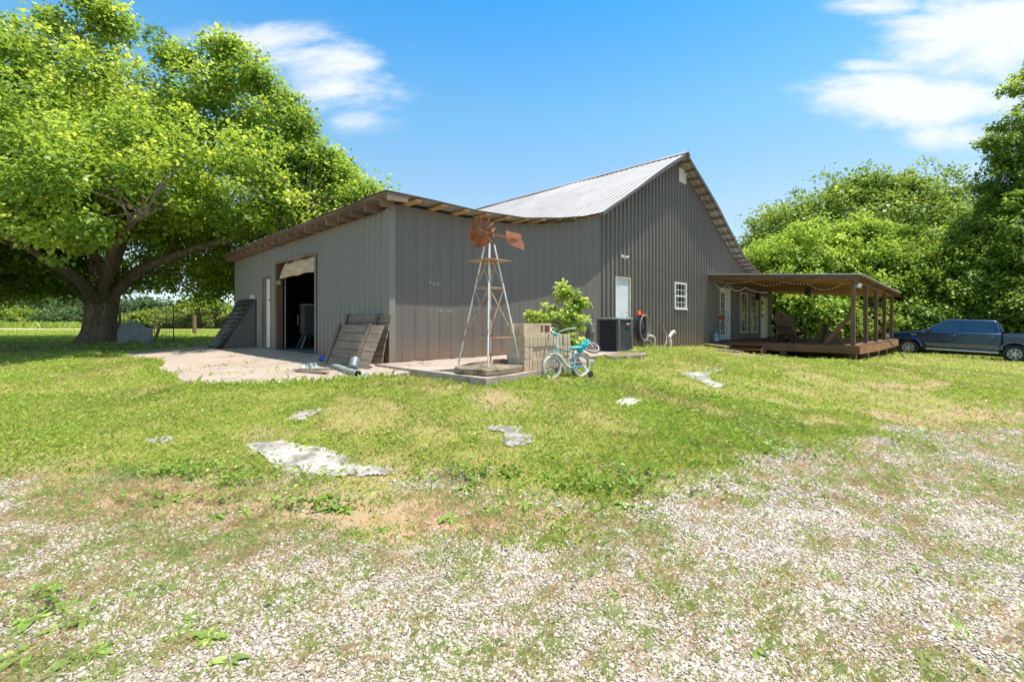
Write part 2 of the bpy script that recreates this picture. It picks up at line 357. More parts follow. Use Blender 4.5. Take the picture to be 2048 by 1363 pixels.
# ------------------------------------------------------------------ terrain
CP = np.array([(-4.8,-5.3,-.73),(-3.3,-6.75,-.73),(-1.8,-8.2,-.75),(-4.7,-8.2,-.76),(-3,-5,-.68),(-1.4,-6.3,-.68),(1.2,-8.3,-.80),(5.5,-8.5,-.86),
 (-2.7,-4,-.54),(-1.6,-5.2,-.52),(-.9,-4.1,-.33),(.5,-3.5,-.14),(1.5,-3.2,-.16),(-.8,-3.2,-.19),(-1.2,-1.2,-.22),(-1.2,2,-.2),(-3.2,1,-.32),(-3.5,4,-.27),(-3,10,-.15),
 (-5,-2,-.62),(-8,0,-.6),(-3.3,17,-.02),(-10,10,-.35),(-9,22,-.08),(10,60,0),(-10,80,0),(30,40,-.2),(-30,30,-.1),(3.5,-2.7,-.13),(5,-4,-.33),(6.5,-2.4,-.1),(7,-3.3,-.2),
 (10,-.6,-.08),(12,-2.2,-.27),(14.0,-.6,-.22),(14.3,-5.3,-.50),(17,-5.2,-.58),(13.9,-2,-.42),(18.5,-5.4,-.62),(23.5,-5.2,-.68),(14.5,-7,-.62),(8,-6.4,-.58),(20,-8,-.85),(26.6,-8.8,-1.0),(27.7,-5.1,-.9),
 (29,0,-.85),(26,3,-.6),(35,-12,-1.15),(15,-9.2,-.88),(10,-9,-.88),(10,-15,-1.1),(40,0,-1),(0,-12,-.85),(-10,-10,-.85),(120,120,-.3),(-120,60,0),(100,-60,-1.6),(-60,-60,-.9),(20,14,-.2),(8,6,-.1),(60,80,-.1)])
def _k(d2): return np.sqrt(d2+2.5)
_d = ((CP[:, None, :2]-CP[None, :, :2])**2).sum(2); _n = len(CP)
_A = np.zeros((_n+1, _n+1)); _A[:_n, :_n] = _k(_d)-np.eye(_n)*.06; _A[:_n, _n] = 1; _A[_n, :_n] = 1
_w = np.linalg.solve(_A, np.append(CP[:, 2], 0))
def G0(x, y):
    x = np.atleast_1d(np.asarray(x, float)); y = np.atleast_1d(np.asarray(y, float)); sh = x.shape
    x = x.ravel(); y = y.ravel(); o = np.empty(len(x))
    for i in range(0, len(x), 40000):
        d = (x[i:i+40000, None]-CP[None, :, 0])**2+(y[i:i+40000, None]-CP[None, :, 1])**2
        o[i:i+40000] = _k(d) @ _w[:_n]+_w[_n]
    r = np.hypot(x-5, y-5); far = sstep(90, 160, r); o = o*(1-far)+(-.1)*far
    o += (fbm(x*.9, y*.9, 5, 3)-.44)*.10*sstep(0, 3, np.hypot(x, y+1)) * (1-far)
    return o.reshape(sh)
APRON = [(.05,-1.0),(.05,11.2),(-1.0,12.0),(-2.7,11.9),(-3.3,10.6),(-3.2,8.6),(-2.8,7.0),(-2.9,5.4),(-3.25,3.8),(-3.15,2.4),(-3.3,1.0),(-2.6,.0),(-2.0,-.5),(-1.3,-.95),(-.75,-1.35),(-.42,-1.4)]
FSLAB = [(-.42,-.12),(-.40,-3.28),(.2,-3.22),(.95,-3.05),(2.2,-2.75),(3.45,-2.42),(3.6,-1.9),(5.2,-1.55),(7.3,-1.15),(7.6,-.0),(.0,-.0)]
def inpoly(x, y, P):
    x = np.asarray(x); y = np.asarray(y); c = np.zeros(x.shape, bool); n = len(P)
    for i in range(n):
        x0, y0 = P[i]; x1, y1 = P[(i+1) % n]
        if y0 == y1: continue
        c ^= ((y0 > y) != (y1 > y)) & (x < (x1-x0)*(y-y0)/(y1-y0)+x0)
    return c
def pdist(x, y, P):              # distance to the outline
    d = np.full(np.shape(x), 1e9); n = len(P)
    for i in range(n):
        ax, ay = P[i]; bx, by = P[(i+1) % n]; l2 = (bx-ax)**2+(by-ay)**2+1e-9
        t = np.clip(((x-ax)*(bx-ax)+(y-ay)*(by-ay))/l2, 0, 1); d = np.minimum(d, np.hypot(x-ax-t*(bx-ax), y-ay-t*(by-ay)))
    return d
def apron_z(x, y): return np.interp(-x, [0, .3, 1.3, 3.2], [-.01, -.03, -.13, -.2])+(fbm(x*.8, y*.8, 9, 3)-.45)*.03
def G(x, y):
    z = G0(x, y); x = np.atleast_1d(np.asarray(x, float)); y = np.atleast_1d(np.asarray(y, float))
    ia = inpoly(x, y, APRON); da = np.where(ia, 0, pdist(x, y, APRON))
    z = np.where(ia, np.minimum(z, apron_z(x, y)-.09), z); t = sstep(0, .9, da)
    z = np.where(~ia & (x < .2), z*t+(apron_z(x, y)-.02)*(1-t), z)
    df = pdist(x, y, FSLAB); z = np.where(~inpoly(x, y, FSLAB) & (x > -1.2) & (x < 7.5) & (y < 0), z+(np.maximum(z, -.115)-z)*sstep(.55, .05, df), z)
    z = np.where(inpoly(x, y, FSLAB), np.minimum(z, -.12), z)
    z = np.where((x > .0) & (x < 22.4) & (y > .02) & (y < 10.9), np.minimum(z, -.15), z)
    return z
def g1(x, y): return float(G(x, y)[0])

def axis(lo, hi, a, b, fine, grow):
    c = list(np.arange(a, b, fine)); s = fine; p = c[-1]
    while p < hi: s *= grow; p += s; c.append(p)
    s = fine; p = a; q = []
    while p > lo: s *= grow; p -= s; q.append(p)
    return np.array(q[::-1]+c)
gx = axis(-500, 700, -7, 17, .11, 1.09); gy = axis(-350, 700, -10.5, 6, .11, 1.09)
GX, GY = np.meshgrid(gx, gy, indexing='ij'); GZ = G(GX.ravel(), GY.ravel())
BX = [-1500,-400,0,150,230,300,420,520,700,860,1000,1200,1330,1400,1500,1700,1850,2048,2400,4000]
BY = [900,900,930,935,940,1000,1020,1010,1015,1000,1005,1010,995,968,930,900,872,836,800,760]
def masks(x, y, z):
    px, py, Z = pix(x, y, z); px = np.where(Z > .3, px, 1024.); py = np.where(Z > .3, py, 1400.)
    wob = (fbm(x*1.3, y*1.3, 21, 5)-.47)*1.25
    b = np.interp(px, BX, BY); sc = (py-645)/300.
    lawn = sstep(60, -60, (py-b)/np.maximum(sc, .15)+wob*230)
    dirt = np.exp(-((px-900)/330)**2-((py-1030)/42)**2)*1.1+.85*np.exp(-((px-330)/230)**2-((py-1010)/38)**2)+.7*np.exp(-((px-1930)/200)**2-((py-836)/22)**2) \
        + .8*np.exp(-((px-1800)/120)**2-((py-772)/12)**2)+.55*np.exp(-((px-1290)/170)**2-((py-1190)/45)**2)+.4*np.exp(-((px-120)/200)**2-((py-960)/50)**2) \
        + .7*np.exp(-((px-1500)/70)**2-((py-708)/7)**2)+.6*np.exp(-((px-560)/70)**2-((py-870)/18)**2)+.5*np.exp(-((px-1000)/90)**2-((py-800)/22)**2)
    dirt = np.clip(dirt+(fbm(x*2.2, y*2.2, 33, 4)-.45)*1.2*np.clip(dirt*3+.25, 0, 1), 0, 1)
    return lawn, dirt, px, py, Z
ln_, dt_, _, _, _ = masks(GX.ravel(), GY.ravel(), GZ)
nx, ny = GX.shape; idx = np.arange(nx*ny).reshape(nx, ny)
F = np.stack([idx[:-1, :-1], idx[1:, :-1], idx[1:, 1:], idx[:-1, 1:]], -1).reshape(-1, 4)
m = Mat('ground'); v = m.co()
lawn = m.attr('tint'); dirt = m.attr('dirt')
vo = m.n('ShaderNodeTexVoronoi'); vo.inputs['Scale'].default_value = 42; m.l(v, vo.inputs[0])
vs_ = m.n('ShaderNodeSeparateColor'); m.l(vo.outputs['Color'], vs_.inputs[0])
grav = m.ramp(vs_.outputs[0], [(0, (.27, .23, .18)), (.5, (.41, .37, .31)), (1, (.54, .50, .44))])
grav = m.mix(m.rng(vo.outputs['Distance'], .4, .8, 0, .65), grav, (.17, .13, .09))
gn = m.noise(1.4, 6, .6, v); gn2 = m.noise(5, 6, .65, v)
grav = m.mix(m.rng(gn, .45, .7, .1, .65), grav, (.38, .31, .23))
soil = m.mix(m.rng(gn2, .35, .65), (.42, .29, .19), (.32, .20, .12))
turf = m.mix(m.rng(gn2, .35, .7), (.20, .22, .04), (.32, .27, .10)); turf = m.mix(m.rng(gn, .50, .72, 0, .7), turf, (.36, .26, .13))
brk = m.noise(9, 7, .7, v)
lw = m.rng(m.math('ADD', lawn, m.math('MULTIPLY', m.math('SUBTRACT', brk, .5), 1.5)), .35, .62)
dr = m.rng(m.math('ADD', dirt, m.math('MULTIPLY', m.math('SUBTRACT', gn2, .5), 1.2)), .25, .6)
c0 = m.mix(dr, grav, soil); c0 = m.mix(m.math('MULTIPLY', lw, m.math('SUBTRACT', 1, m.math('MULTIPLY', dr, .75))), c0, turf)
m.base(c0, .9, 0, .2)
hh = m.math('ADD', m.math('MULTIPLY', vo.outputs['Distance'], -.5), m.math('MULTIPLY', brk, 1.0)); m.bump(hh, .7, .02)
ground = raw_mesh('ground', np.stack([GX.ravel(), GY.ravel(), GZ], 1), F, m.m, ln_, smooth=True)
at = ground.data.attributes.new('dirt', 'FLOAT', 'POINT'); at.data.foreach_set('value', dt_.astype(np.float32))
struct(ground)

def masked_slab(name, poly, ztop, th, cell, m, jit=.05, js=3, dome=0, grow=0):
    P = np.array(poly); x = np.arange(P[:, 0].min()-.2, P[:, 0].max()+.2, cell); y = np.arange(P[:, 1].min()-.2, P[:, 1].max()+.2, cell)
    X, Y = np.meshgrid(x, y, indexing='ij')
    sd_ = np.where(inpoly(X, Y, poly), 1, -1)*pdist(X, Y, poly)+(fbm(X*js, Y*js, 3, 4)-.47)*jit*4+grow
    Zt = ztop(X.ravel(), Y.ravel()).reshape(X.shape)
    if dome: Zt = Zt+dome*np.clip(sd_/.15, -1.5, 1)
    keep = sd_ > 0; ck = keep[:-1, :-1] | keep[1:, :-1] | keep[1:, 1:] | keep[:-1, 1:] if dome else keep[:-1, :-1] & keep[1:, :-1] & keep[1:, 1:] & keep[:-1, 1:]
    # slide boundary vertices onto the true outline for a clean broken edge
    b = MB(); ids = {}
    def vid(i, j, k):
        q = (i, j, k)
        if q not in ids:
            ids[q] = len(b.v); z = Zt[i, j]-(th if k else 0); b.v.append((X[i, j]+(hash2(i, j, 1)-.5)*cell*.5, Y[i, j]+(hash2(i, j, 2)-.5)*cell*.5, z))
        return ids[q]
    for i in range(ck.shape[0]):
        for j in range(ck.shape[1]):
            if not ck[i, j]: continue
            b.f.append((vid(i, j, 0), vid(i+1, j, 0), vid(i+1, j+1, 0), vid(i, j+1, 0)))
            if th:
                for (a, c, di, dj) in (((i, j), (i, j+1), -1, 0), ((i+1, j+1), (i+1, j), 1, 0), ((i+1, j), (i, j), 0, -1), ((i, j+1), (i+1, j+1), 0, 1)):
                    ii, jj = i+di, j+dj
                    if not (0 <= ii < ck.shape[0] and 0 <= jj < ck.shape[1] and ck[ii, jj]):
                        b.f.append((vid(*a, 0), vid(*c, 0), vid(*c, 1), vid(*a, 1)))
    b.mi = [0]*len(b.f)
    return b.build(name, m, smooth=50)
apron = masked_slab('concrete_apron', APRON, apron_z, .16, .07, M['concrete'], .03); struct(apron)
fsl = masked_slab('concrete_slab', FSLAB, lambda x, y: -.004+0*x, .2, .06, M['concrete'], .012, 4); struct(fsl)
apad = MB(); apad.prism([(-.46, -3.36, -.22), (-.54, -2.9, -.22), (-.50, -2.2, -.22), (.1, -2.3, -.22), (1.35, -2.9, -.22), (.9, -3.16, -.22), (.3, -3.29, -.22)], (0, 0, .095))
tag(apad.build('broken_slab', M['oldconcrete'], bevel=.02), 'low broken concrete slab sunk in the grass beneath the windmill base', 'concrete slab')

# pale road across the field
rd = MB(); k0 = W(-1500, 47); 
for a, b_ in ((-2600, -1000), (-1000, 0), (0, 1100), (1100, 2200)):
    q = [W(a, 47), W(b_, 47), W(b_, 60), W(a, 60)]
    rd.quad(*[(p.x, p.y, g1(p.x, p.y)+.05) for p in q])
struct(rd.build('dirt_road', simple('road_dust', (.50, .41, .31), .95, c2=(.36, .28, .19), sc=.5)))
dv_ = [(29.5,-7.2),(27.2,-11.2),(24.4,-11.6),(25.2,-9),(26,-7),(27.3,-4.3),(29.2,-3.6)]
struct(masked_slab('driveway', dv_, lambda x, y: G(x, y)+.015, 0, .3, simple('driveway_gravel', (.42, .42, .43), .9, c2=(.30, .29, .28), sc=6, bump=.5), .1, 1))

# exposed flat rocks, each measured on the photo
def rock(poly_px, z, label, mt, dome=.03):
    P = []
    for px, py in poly_px:
        Z = 940*(CAM.z-z)/(py-645); q = W(px, Z); zz = g1(q.x, q.y); Z = 940*(CAM.z-zz)/(py-645); q = W(px, Z); P.append((q.x, q.y))
    o = masked_slab('flat_rock', P, lambda x, y: G(x, y)+.012+(fbm(x*3, y*3, 7, 3)-.4)*.022, 0, .03, mt, .014, 6, dome, grow=.03)
    return tag(o, label, 'rock', 'flat rocks showing through the lawn')
rock([(505,885),(560,880),(640,893),(690,915),(700,932),(775,943),(770,950),(690,950),(600,948),(560,928),(538,910)], -.55, 'largest flat rock in the lawn, white edged with a grey middle', M['paleconcrete'])
rock([(612,803),(637,806),(632,820),(605,838),(583,838),(600,822)], -.4, 'small crooked pale rock in the grass beyond the largest flat rock', M['paleconcrete'])
rock([(985,841),(1035,847),(1030,870),(1056,880),(1050,898),(1022,910),(1014,895),(1020,872),(1002,858)], -.4, 'narrow grey crooked rock in the grass in front of the windmill', M['rock'])
rock([(1362,741),(1400,735),(1448,737),(1436,742),(1412,752),(1420,765),(1450,773),(1430,777),(1395,764),(1372,752)], -.3, 'pale crescent shaped rock in the lawn towards the porch', M['paleconcrete'])
rock([(1238,797),(1262,795),(1280,799),(1262,802),(1242,801)], -.35, 'tiny pale flat stone in the grass in front of the blue bicycle', M['paleconcrete'], .02)
rock([(300,882),(338,877),(335,886),(308,889)], -.5, 'small pale stone in the grass on the gravel side of the tree', M['rock'], .02)

# ------------------------------------------------------------------ scatter: stones, grass, tufts
def frustum_pts(n, Z0, Z1, pw=1.0, margin=1.42):
    u = rng.random(n); Z = (Z0**2+(Z1**2-Z0**2)*u)**.5 if pw == 1 else Z0+(Z1-Z0)*u**pw
    r = (rng.random(n)*2-1)*margin*1.09
    x = CAM.x+Z*(FW.x+r*RT.x); y = CAM.y+Z*(FW.y+r*RT.y); return x, y, Z
def blocked(x, y): return inpoly(x, y, APRON) | inpoly(x, y, FSLAB) | ((x > -.05) & (x < 22.5) & (y > 0) & (y < 11)) | ((x > 14.5) & (x < 23.6) & (y > -5) & (y < .1))
ROCKS = [o for o in bpy.data.objects if o.name.startswith('flat_rock')]
RB = []
for o in ROCKS:
    a = np.array([v.co[:2] for v in o.data.vertices]); RB.append(a)
def on_rock(x, y, rad=.022):
    c = np.zeros(len(x), bool)
    for a in RB:
        lo = a.min(0)-rad; hi = a.max(0)+rad; s = np.where((x > lo[0]) & (x < hi[0]) & (y > lo[1]) & (y < hi[1]))[0]
        for k in range(0, len(s), 4000):
            t = s[k:k+4000]; d = (x[t, None]-a[None, :, 0])**2+(y[t, None]-a[None, :, 1])**2; c[t] |= d.min(1) < rad**2
    return c

def stones(n, Z0, Z1, smed, name):
    x, y, Z = frustum_pts(n, Z0, Z1); z = G(x, y); lw, dr, px, py, _ = masks(x, y, z)
    cl = fbm(x*2.3, y*2.3, 51, 4)
    p = (1-lw)*(1-.85*np.clip(dr*1.3, 0, 1))*(.22+.9*sstep(.36, .60, cl))+.0015
    k = (rng.random(n) < p) & ~blocked(x, y); x, y, z = x[k], y[k], z[k]; n = len(x)
    s = smed*np.exp(rng.normal(0, .42, n)); s = np.minimum(s, smed*2.6)
    base = np.array([(a, b, c) for a in (-1, 1) for b in (-1, 1) for c in (-1, 1)], float)*.5
    V = base[None]*(1+rng.uniform(-.38, .38, (n, 8, 3)))
    V *= (s[:, None]*np.stack([rng.uniform(.8, 1.5, n), rng.uniform(.6, 1.0, n), rng.uniform(.3, .6, n)], 1))[:, None, :]
    a = rng.uniform(0, 6.28, n); t = rng.normal(0, .35, n)
    X = V[..., 0].copy(); Zc = V[..., 2].copy(); ct, st = np.cos(t)[:, None], np.sin(t)[:, None]; V[..., 0] = X*ct-Zc*st; V[..., 2] = X*st+Zc*ct
    X = V[..., 0].copy(); Y = V[..., 1].copy(); ca_, sa_ = np.cos(a)[:, None], np.sin(a)[:, None]; V[..., 0] = X*ca_-Y*sa_; V[..., 1] = X*sa_+Y*ca_
    V += np.stack([x, y, z+s*.18+.002], 1)[:, None, :]
    q = np.array([(0, 1, 3, 2), (4, 6, 7, 5), (0, 4, 5, 1), (2, 3, 7, 6), (0, 2, 6, 4), (1, 5, 7, 3)])
    Fq = (np.arange(n)[:, None, None]*8+q[None]).reshape(-1, 4)
    tint = np.repeat(np.clip(rng.normal(.55, .25, n), 0, 1), 8)
    return raw_mesh(name, V.reshape(-1, 3), Fq, M['stone'], tint)
m = Mat('stone'); c = m.ramp(m.attr('tint'), [(0, (.25, .18, .12)), (.25, (.36, .30, .235)), (.6, (.48, .43, .36)), (1, (.66, .62, .55))])
m.base(m.mix(m.rng(m.noise(40, 4, .6, m.co()), .4, .7, 0, .35), c, (.32, .28, .23)), .85, 0, .3); M['stone'] = m.m
for args in ((320000, 1.6, 3.7, .0078), (300000, 3.5, 6.6, .0098), (130000, 6.4, 13, .016)):
    tag(stones(*args, 'gravel'), 'loose pale crushed stone of the gravel drive', 'gravel', kind='stuff')

def blade_mesh(x, y, z, h, wd, lean, tint, m, name, seg2=True):
    n = len(x); a = rng.uniform(0, 6.283, n); d = rng.uniform(0, 6.283, n)
    bx = np.cos(a)*wd*.5; by = np.sin(a)*wd*.5; lx = np.cos(d)*lean*h; ly = np.sin(d)*lean*h
    B = np.stack([x, y, z-.004], 1)
    v0 = B+np.stack([-bx, -by, 0*x], 1); v1 = B+np.stack([bx, by, 0*x], 1)
    mid = B+np.stack([lx*.35, ly*.35, h*.62], 1); tip = B+np.stack([lx, ly, h*.8], 1)
    V = np.stack([v0, v1, mid+np.stack([bx, by, 0*x], 1)*.75, tip], 1).reshape(-1, 3)   # one bent four-cornered blade
    return raw_mesh(name, V, np.arange(n*4).reshape(n, 4), m, np.repeat(tint, 4))
def lawn_pts(n, Z0, Z1):
    x, y, Z = frustum_pts(n, Z0, Z1); z = G(x, y); lw, dr, px, py, _ = masks(x, y, z)
    patch = fbm(x*1.1, y*1.1, 61, 4); fine = fbm(x*5, y*5, 71, 3)
    p = lw*(1-.8*dr)*np.clip(.55+1.1*(fine-.3), .2, 1)*np.clip(1.3-1.6*sstep(.50, .68, patch), .28, 1)
    k = (rng.random(n) < p) & ~blocked(x, y); x, y, z, Z = x[k], y[k], z[k], Z[k]
    k = ~on_rock(x, y); x, y, z, Z = x[k], y[k], z[k], Z[k]
    return x, y, z, Z, fbm(x*1.1, y*1.1, 61, 4), fbm(x*.5, y*.5, 81, 3)
def lawn(n, Z0, Z1, h, wd):
    x, y, z, Z, patch, tall = lawn_pts(n, Z0, Z1); n = len(x)
    ti = np.clip(.5+rng.normal(0, .2, n)+(.42-patch)*.5, .2, 1); dry = rng.random(n) < .12+.42*sstep(.44, .62, patch); ti = np.where(dry, rng.uniform(0, .17, n), ti)
    hh = h*np.exp(rng.normal(0, .35, n))*(.8+.4*sstep(.45, .62, tall))
    o = blade_mesh(x, y, z, hh, wd*np.exp(rng.normal(0, .25, n)), rng.uniform(.25, 1.3, n), ti, M['grass'], 'lawn_grass'); tag(o, 'short sunlit grass of the lawn', 'grass', kind='stuff')
def clover(n, Z0, Z1, s):
    x, y, z, Z, patch, tall = lawn_pts(n, Z0, Z1); cl = fbm(x*1.7, y*1.7, 91, 3); k = rng.random(len(x)) < sstep(.36, .56, cl)*.95+.05
    x, y, z, Z = x[k], y[k], z[k], Z[k]; n = len(x)
    a = rng.uniform(0, 6.283, n); D = np.stack([np.cos(a), np.sin(a), rng.uniform(-.1, .55, n)], 1); Nn = np.stack([rng.normal(0, .3, n), rng.normal(0, .3, n), np.ones(n)], 1)
    ss = s*np.exp(rng.normal(0, .3, n)); V, F = leaf_arrays(np.stack([x, y, z+rng.uniform(.004, .05, n)], 1), D, Nn, ss*1.4, ss, .12)
    o = raw_mesh('lawn_weeds', V, F, M['weedleaf'], np.repeat(np.clip(rng.normal(.55, .25, n), 0, 1), 4)); tag(o, 'low leafy clover and weeds through the lawn', 'weeds', kind='stuff')
for a in ((480000, 3.0, 7.5, .032, .0058), (390000, 7, 15, .042, .011), (190000, 15, 34, .065, .022)): lawn(*a)
for a in ((110000, 3.0, 7.5, .016), (110000, 7, 15, .028), (50000, 15, 30, .05)): clover(*a)
# leafy weed clumps where the lawn breaks up into gravel
def clumps(n, Z0, Z1, s_):
    x, y, Z = frustum_pts(n, Z0, Z1); z = G(x, y); px, py, _ = pix(x, y, z); g = 0
    for cx, cy, rx, ry, a in ((400,968,150,34,1),(330,990,90,22,.9),(960,958,120,26,1),(1210,965,200,26,1),(620,1012,120,18,.6),(1500,905,160,28,.5),(1600,850,200,30,.4),(110,1240,120,40,.5),(600,1200,70,40,.5),(1850,860,120,22,.4)): g = np.maximum(g, a*np.exp(-((px-cx)/rx)**2-((py-cy)/ry)**2))
    k = rng.random(n) < np.clip(g*1.3-.1, 0, 1)*sstep(.36, .52, fbm(x*4, y*4, 131, 3)); k &= ~on_rock(x, y, .05); x, y, z = x[k], y[k], z[k]; n = len(x)
    a = rng.uniform(0, 6.283, n); D = np.stack([np.cos(a), np.sin(a), rng.uniform(-.1, .8, n)], 1); Nn = np.stack([rng.normal(0, .35, n), rng.normal(0, .35, n), np.ones(n)], 1)
    ss = s_*np.exp(rng.normal(0, .35, n)); V, F = leaf_arrays(np.stack([x, y, z+rng.uniform(.004, .075, n)], 1), D, Nn, ss*1.9, ss, .12, .1)
    tag(raw_mesh('weed_clumps', V, F, M['weedclump'], np.repeat(np.clip(rng.normal(.5, .25, n), 0, 1), 4)), 'dense low green weeds along the edge of the lawn', 'weeds', kind='stuff')
M['weedclump'] = leafmat('weed_clump_leaves', [(0, (.09, .18, .02)), (.6, (.17, .29, .035)), (1, (.34, .46, .09))], .3)
clumps(120000, 1.9, 6.5, .020)
# grass creeping over the rock edges
E_ = [[], []]
for a_ in RB:
    c_ = a_.mean(0); sel = a_[rng.integers(0, len(a_), 60*max(1, len(a_)//40))]
    E_[0].append(sel[:, 0]+rng.normal(0, .035, len(sel))); E_[1].append(sel[:, 1]+rng.normal(0, .035, len(sel)))
ex, ey = np.concatenate(E_[0]), np.concatenate(E_[1]); k = ~on_rock(ex, ey, .012); ex, ey = ex[k], ey[k]; n = len(ex)
tag(blade_mesh(ex, ey, G(ex, ey), .045*np.exp(rng.normal(0, .3, n)), np.full(n, .006), rng.uniform(.4, 1.6, n), np.clip(rng.normal(.5, .25, n), 0, 1), M['grass'], 'rock_edge_grass'), 'grass creeping over the edges of the flat rocks', 'grass', kind='stuff')
# tufts in the gravel
def tufts(nc, Z0, Z1, h, wd, per):
    x, y, Z = frustum_pts(nc, Z0, Z1); z = G(x, y); lw, dr, px, py, _ = masks(x, y, z); cl = fbm(x*1.1, y*1.1, 101, 3)
    k = (rng.random(nc) < (1-lw)*(.32+.60*sstep(.38, .56, cl)))&~blocked(x, y); x, y = x[k], y[k]; cl = cl[k]; nc = len(x)
    rad = rng.uniform(.02, .11, nc); green = rng.random(nc) < .60
    cnt = (per*np.exp(rng.normal(0, .5, nc))*(rad/.06)).astype(int)+3; i = np.repeat(np.arange(nc), cnt); n = len(i)
    a = rng.uniform(0, 6.283, n); r = rad[i]*np.sqrt(rng.random(n))*rng.uniform(.5, 1.5, n); X = x[i]+np.cos(a)*r*1.4; Y = y[i]+np.sin(a)*r
    ti = np.where(green[i], rng.uniform(.5, 1, n), rng.uniform(0, .5, n))
    o = blade_mesh(X, Y, G(X, Y), h*np.exp(rng.normal(0, .35, n)), wd*np.exp(rng.normal(0, .3, n)), rng.uniform(.3, 1.3, n), ti, M['drygrass'], 'gravel_tufts')
    tag(o, 'small dry and green grass tufts growing through the gravel', 'grass', kind='stuff')
tufts(7800, 1.6, 4.5, .024, .0032, 34); tufts(13200, 4.2, 8, .028, .0048, 20); tufts(8000, 8, 13, .036, .009, 14)
# broad rosettes of dock: each one a plant of its own
def rosette(seed, nl, ln):
    rs = np.random.default_rng(seed); V = []; F = []; T = []
    for i in range(nl):
        a = i*2.4+rs.normal(0, .3); L_ = ln*rs.uniform(.4, 1.0); el = rs.uniform(.1, .8); wd = L_*rs.uniform(.28, .42); k = 6; t0 = np.clip(rs.normal(.5, .25), 0, 1)
        for j in range(k+1):
            t = j/k; r = L_*t*math.cos(el*(1-t*.6)); zz = L_*(math.sin(el)*t-.55*t*t)+.012; ww = wd*math.sin(math.pi*min(1, t*.9+.06))**.8*.5
            wav = rs.normal(0, .028)
            cx, cy = r*math.cos(a), r*math.sin(a); px_, py_ = -math.sin(a), math.cos(a)
            V += [(cx+px_*ww, cy+py_*ww, zz+ww*.35+wav), (cx, cy, zz), (cx-px_*ww, cy-py_*ww, zz+ww*.35-wav)]; T += [t0]*3
        b = len(V)-3*(k+1)
        for j in range(k): q = b+3*j; F += [(q, q+3, q+4, q+1), (q+1, q+4, q+5, q+2)]
    return np.array(V), np.array(F), np.array(T)
RP = [(640,1000,.15),(668,1018,.17),(690,1020,.15),(655,992,.12),(430,1030,.13),(490,1022,.13),(350,1000,.12),(560,1015,.12),(900,1035,.17),(985,1020,.16),(1050,1010,.17),(1010,1000,.15),(620,1040,.10),(700,1065,.11),(770,1058,.10),
      (930,975,.16),(1020,950,.13),(1090,950,.14),(1150,985,.13),(1200,960,.13),(1250,1010,.15),(1290,1015,.13),(870,955,.13),(1340,950,.12),(1380,960,.12),
      (70,1240,.16),(140,1215,.15),(180,1240,.14),(110,1260,.13),(60,1310,.16),(20,1315,.14),(160,1315,.16),(190,1305,.13),(270,1195,.12),(350,1275,.14),(420,1275,.15),(460,1320,.15),(390,1240,.12),(400,1060,.09),
      (930,1305,.10),(720,1210,.10),(550,1000,.11),(320,1010,.11),(1830,1140,.10),(1500,1300,.11),(1920,1260,.12),(1950,1330,.12),(1220,1190,.08),(1130,970,.12),(300,985,.13),(370,990,.12),(590,1205,.09),(770,1190,.09),(1310,1130,.08)]
ORD = 'leftmost second third fourth fifth sixth seventh eighth ninth tenth eleventh twelfth thirteenth fourteenth fifteenth sixteenth'.split()
def clus(px, py):
    if py > 1180 and px < 520: return 'in the gravel at the bottom left corner'
    if px < 600 and py < 1180: return 'along the ragged grass edge before the largest rock'
    if px < 860 and py < 1100: return 'on the bare dirt strip near the middle'
    if px < 1130 and py < 1060: return 'on the dirt straight below the windmill'
    if py < 1060: return 'along the gravel edge below the blocks and bicycle'
    return 'scattered out in the open gravel'
CL = {}
for px, py, s in RP: CL.setdefault(clus(px, py), []).append((px, py))
for v in CL.values(): v.sort()
protos = []
for i in range(5):
    V, F, T = rosette(100+i, 14+i*3, 1.0); o = raw_mesh('broadleaf_weed', V, F, M['dock'], T, smooth=True); protos.append(o)
for i, (px, py, s) in enumerate(RP):
    Z = 3.0
    for _ in range(6):
        q = W(px, Z); zz = g1(q.x, q.y); Z = 940*(CAM.z-zz)/(py-645)
    q = W(px, Z); o = protos[i] if i < 5 else protos[i % 5].copy()
    if i >= 5: COL.objects.link(o)
    o.location = (q.x, q.y, g1(q.x, q.y)-.005); s *= .82; o.scale = (s, s*(.85+.3*((i*37) % 10)/10), s*.9); o.rotation_euler = (0, 0, i*1.7)
    big = s >= .115
    c_ = clus(px, py); k_ = CL[c_].index((px, py)); nm = ORD[k_]+('' if k_ == 0 else ' from the left')
    tag(o, '%s broad leaved weed %s' % (nm, c_), 'weed', 'broad leaved weeds '+c_)
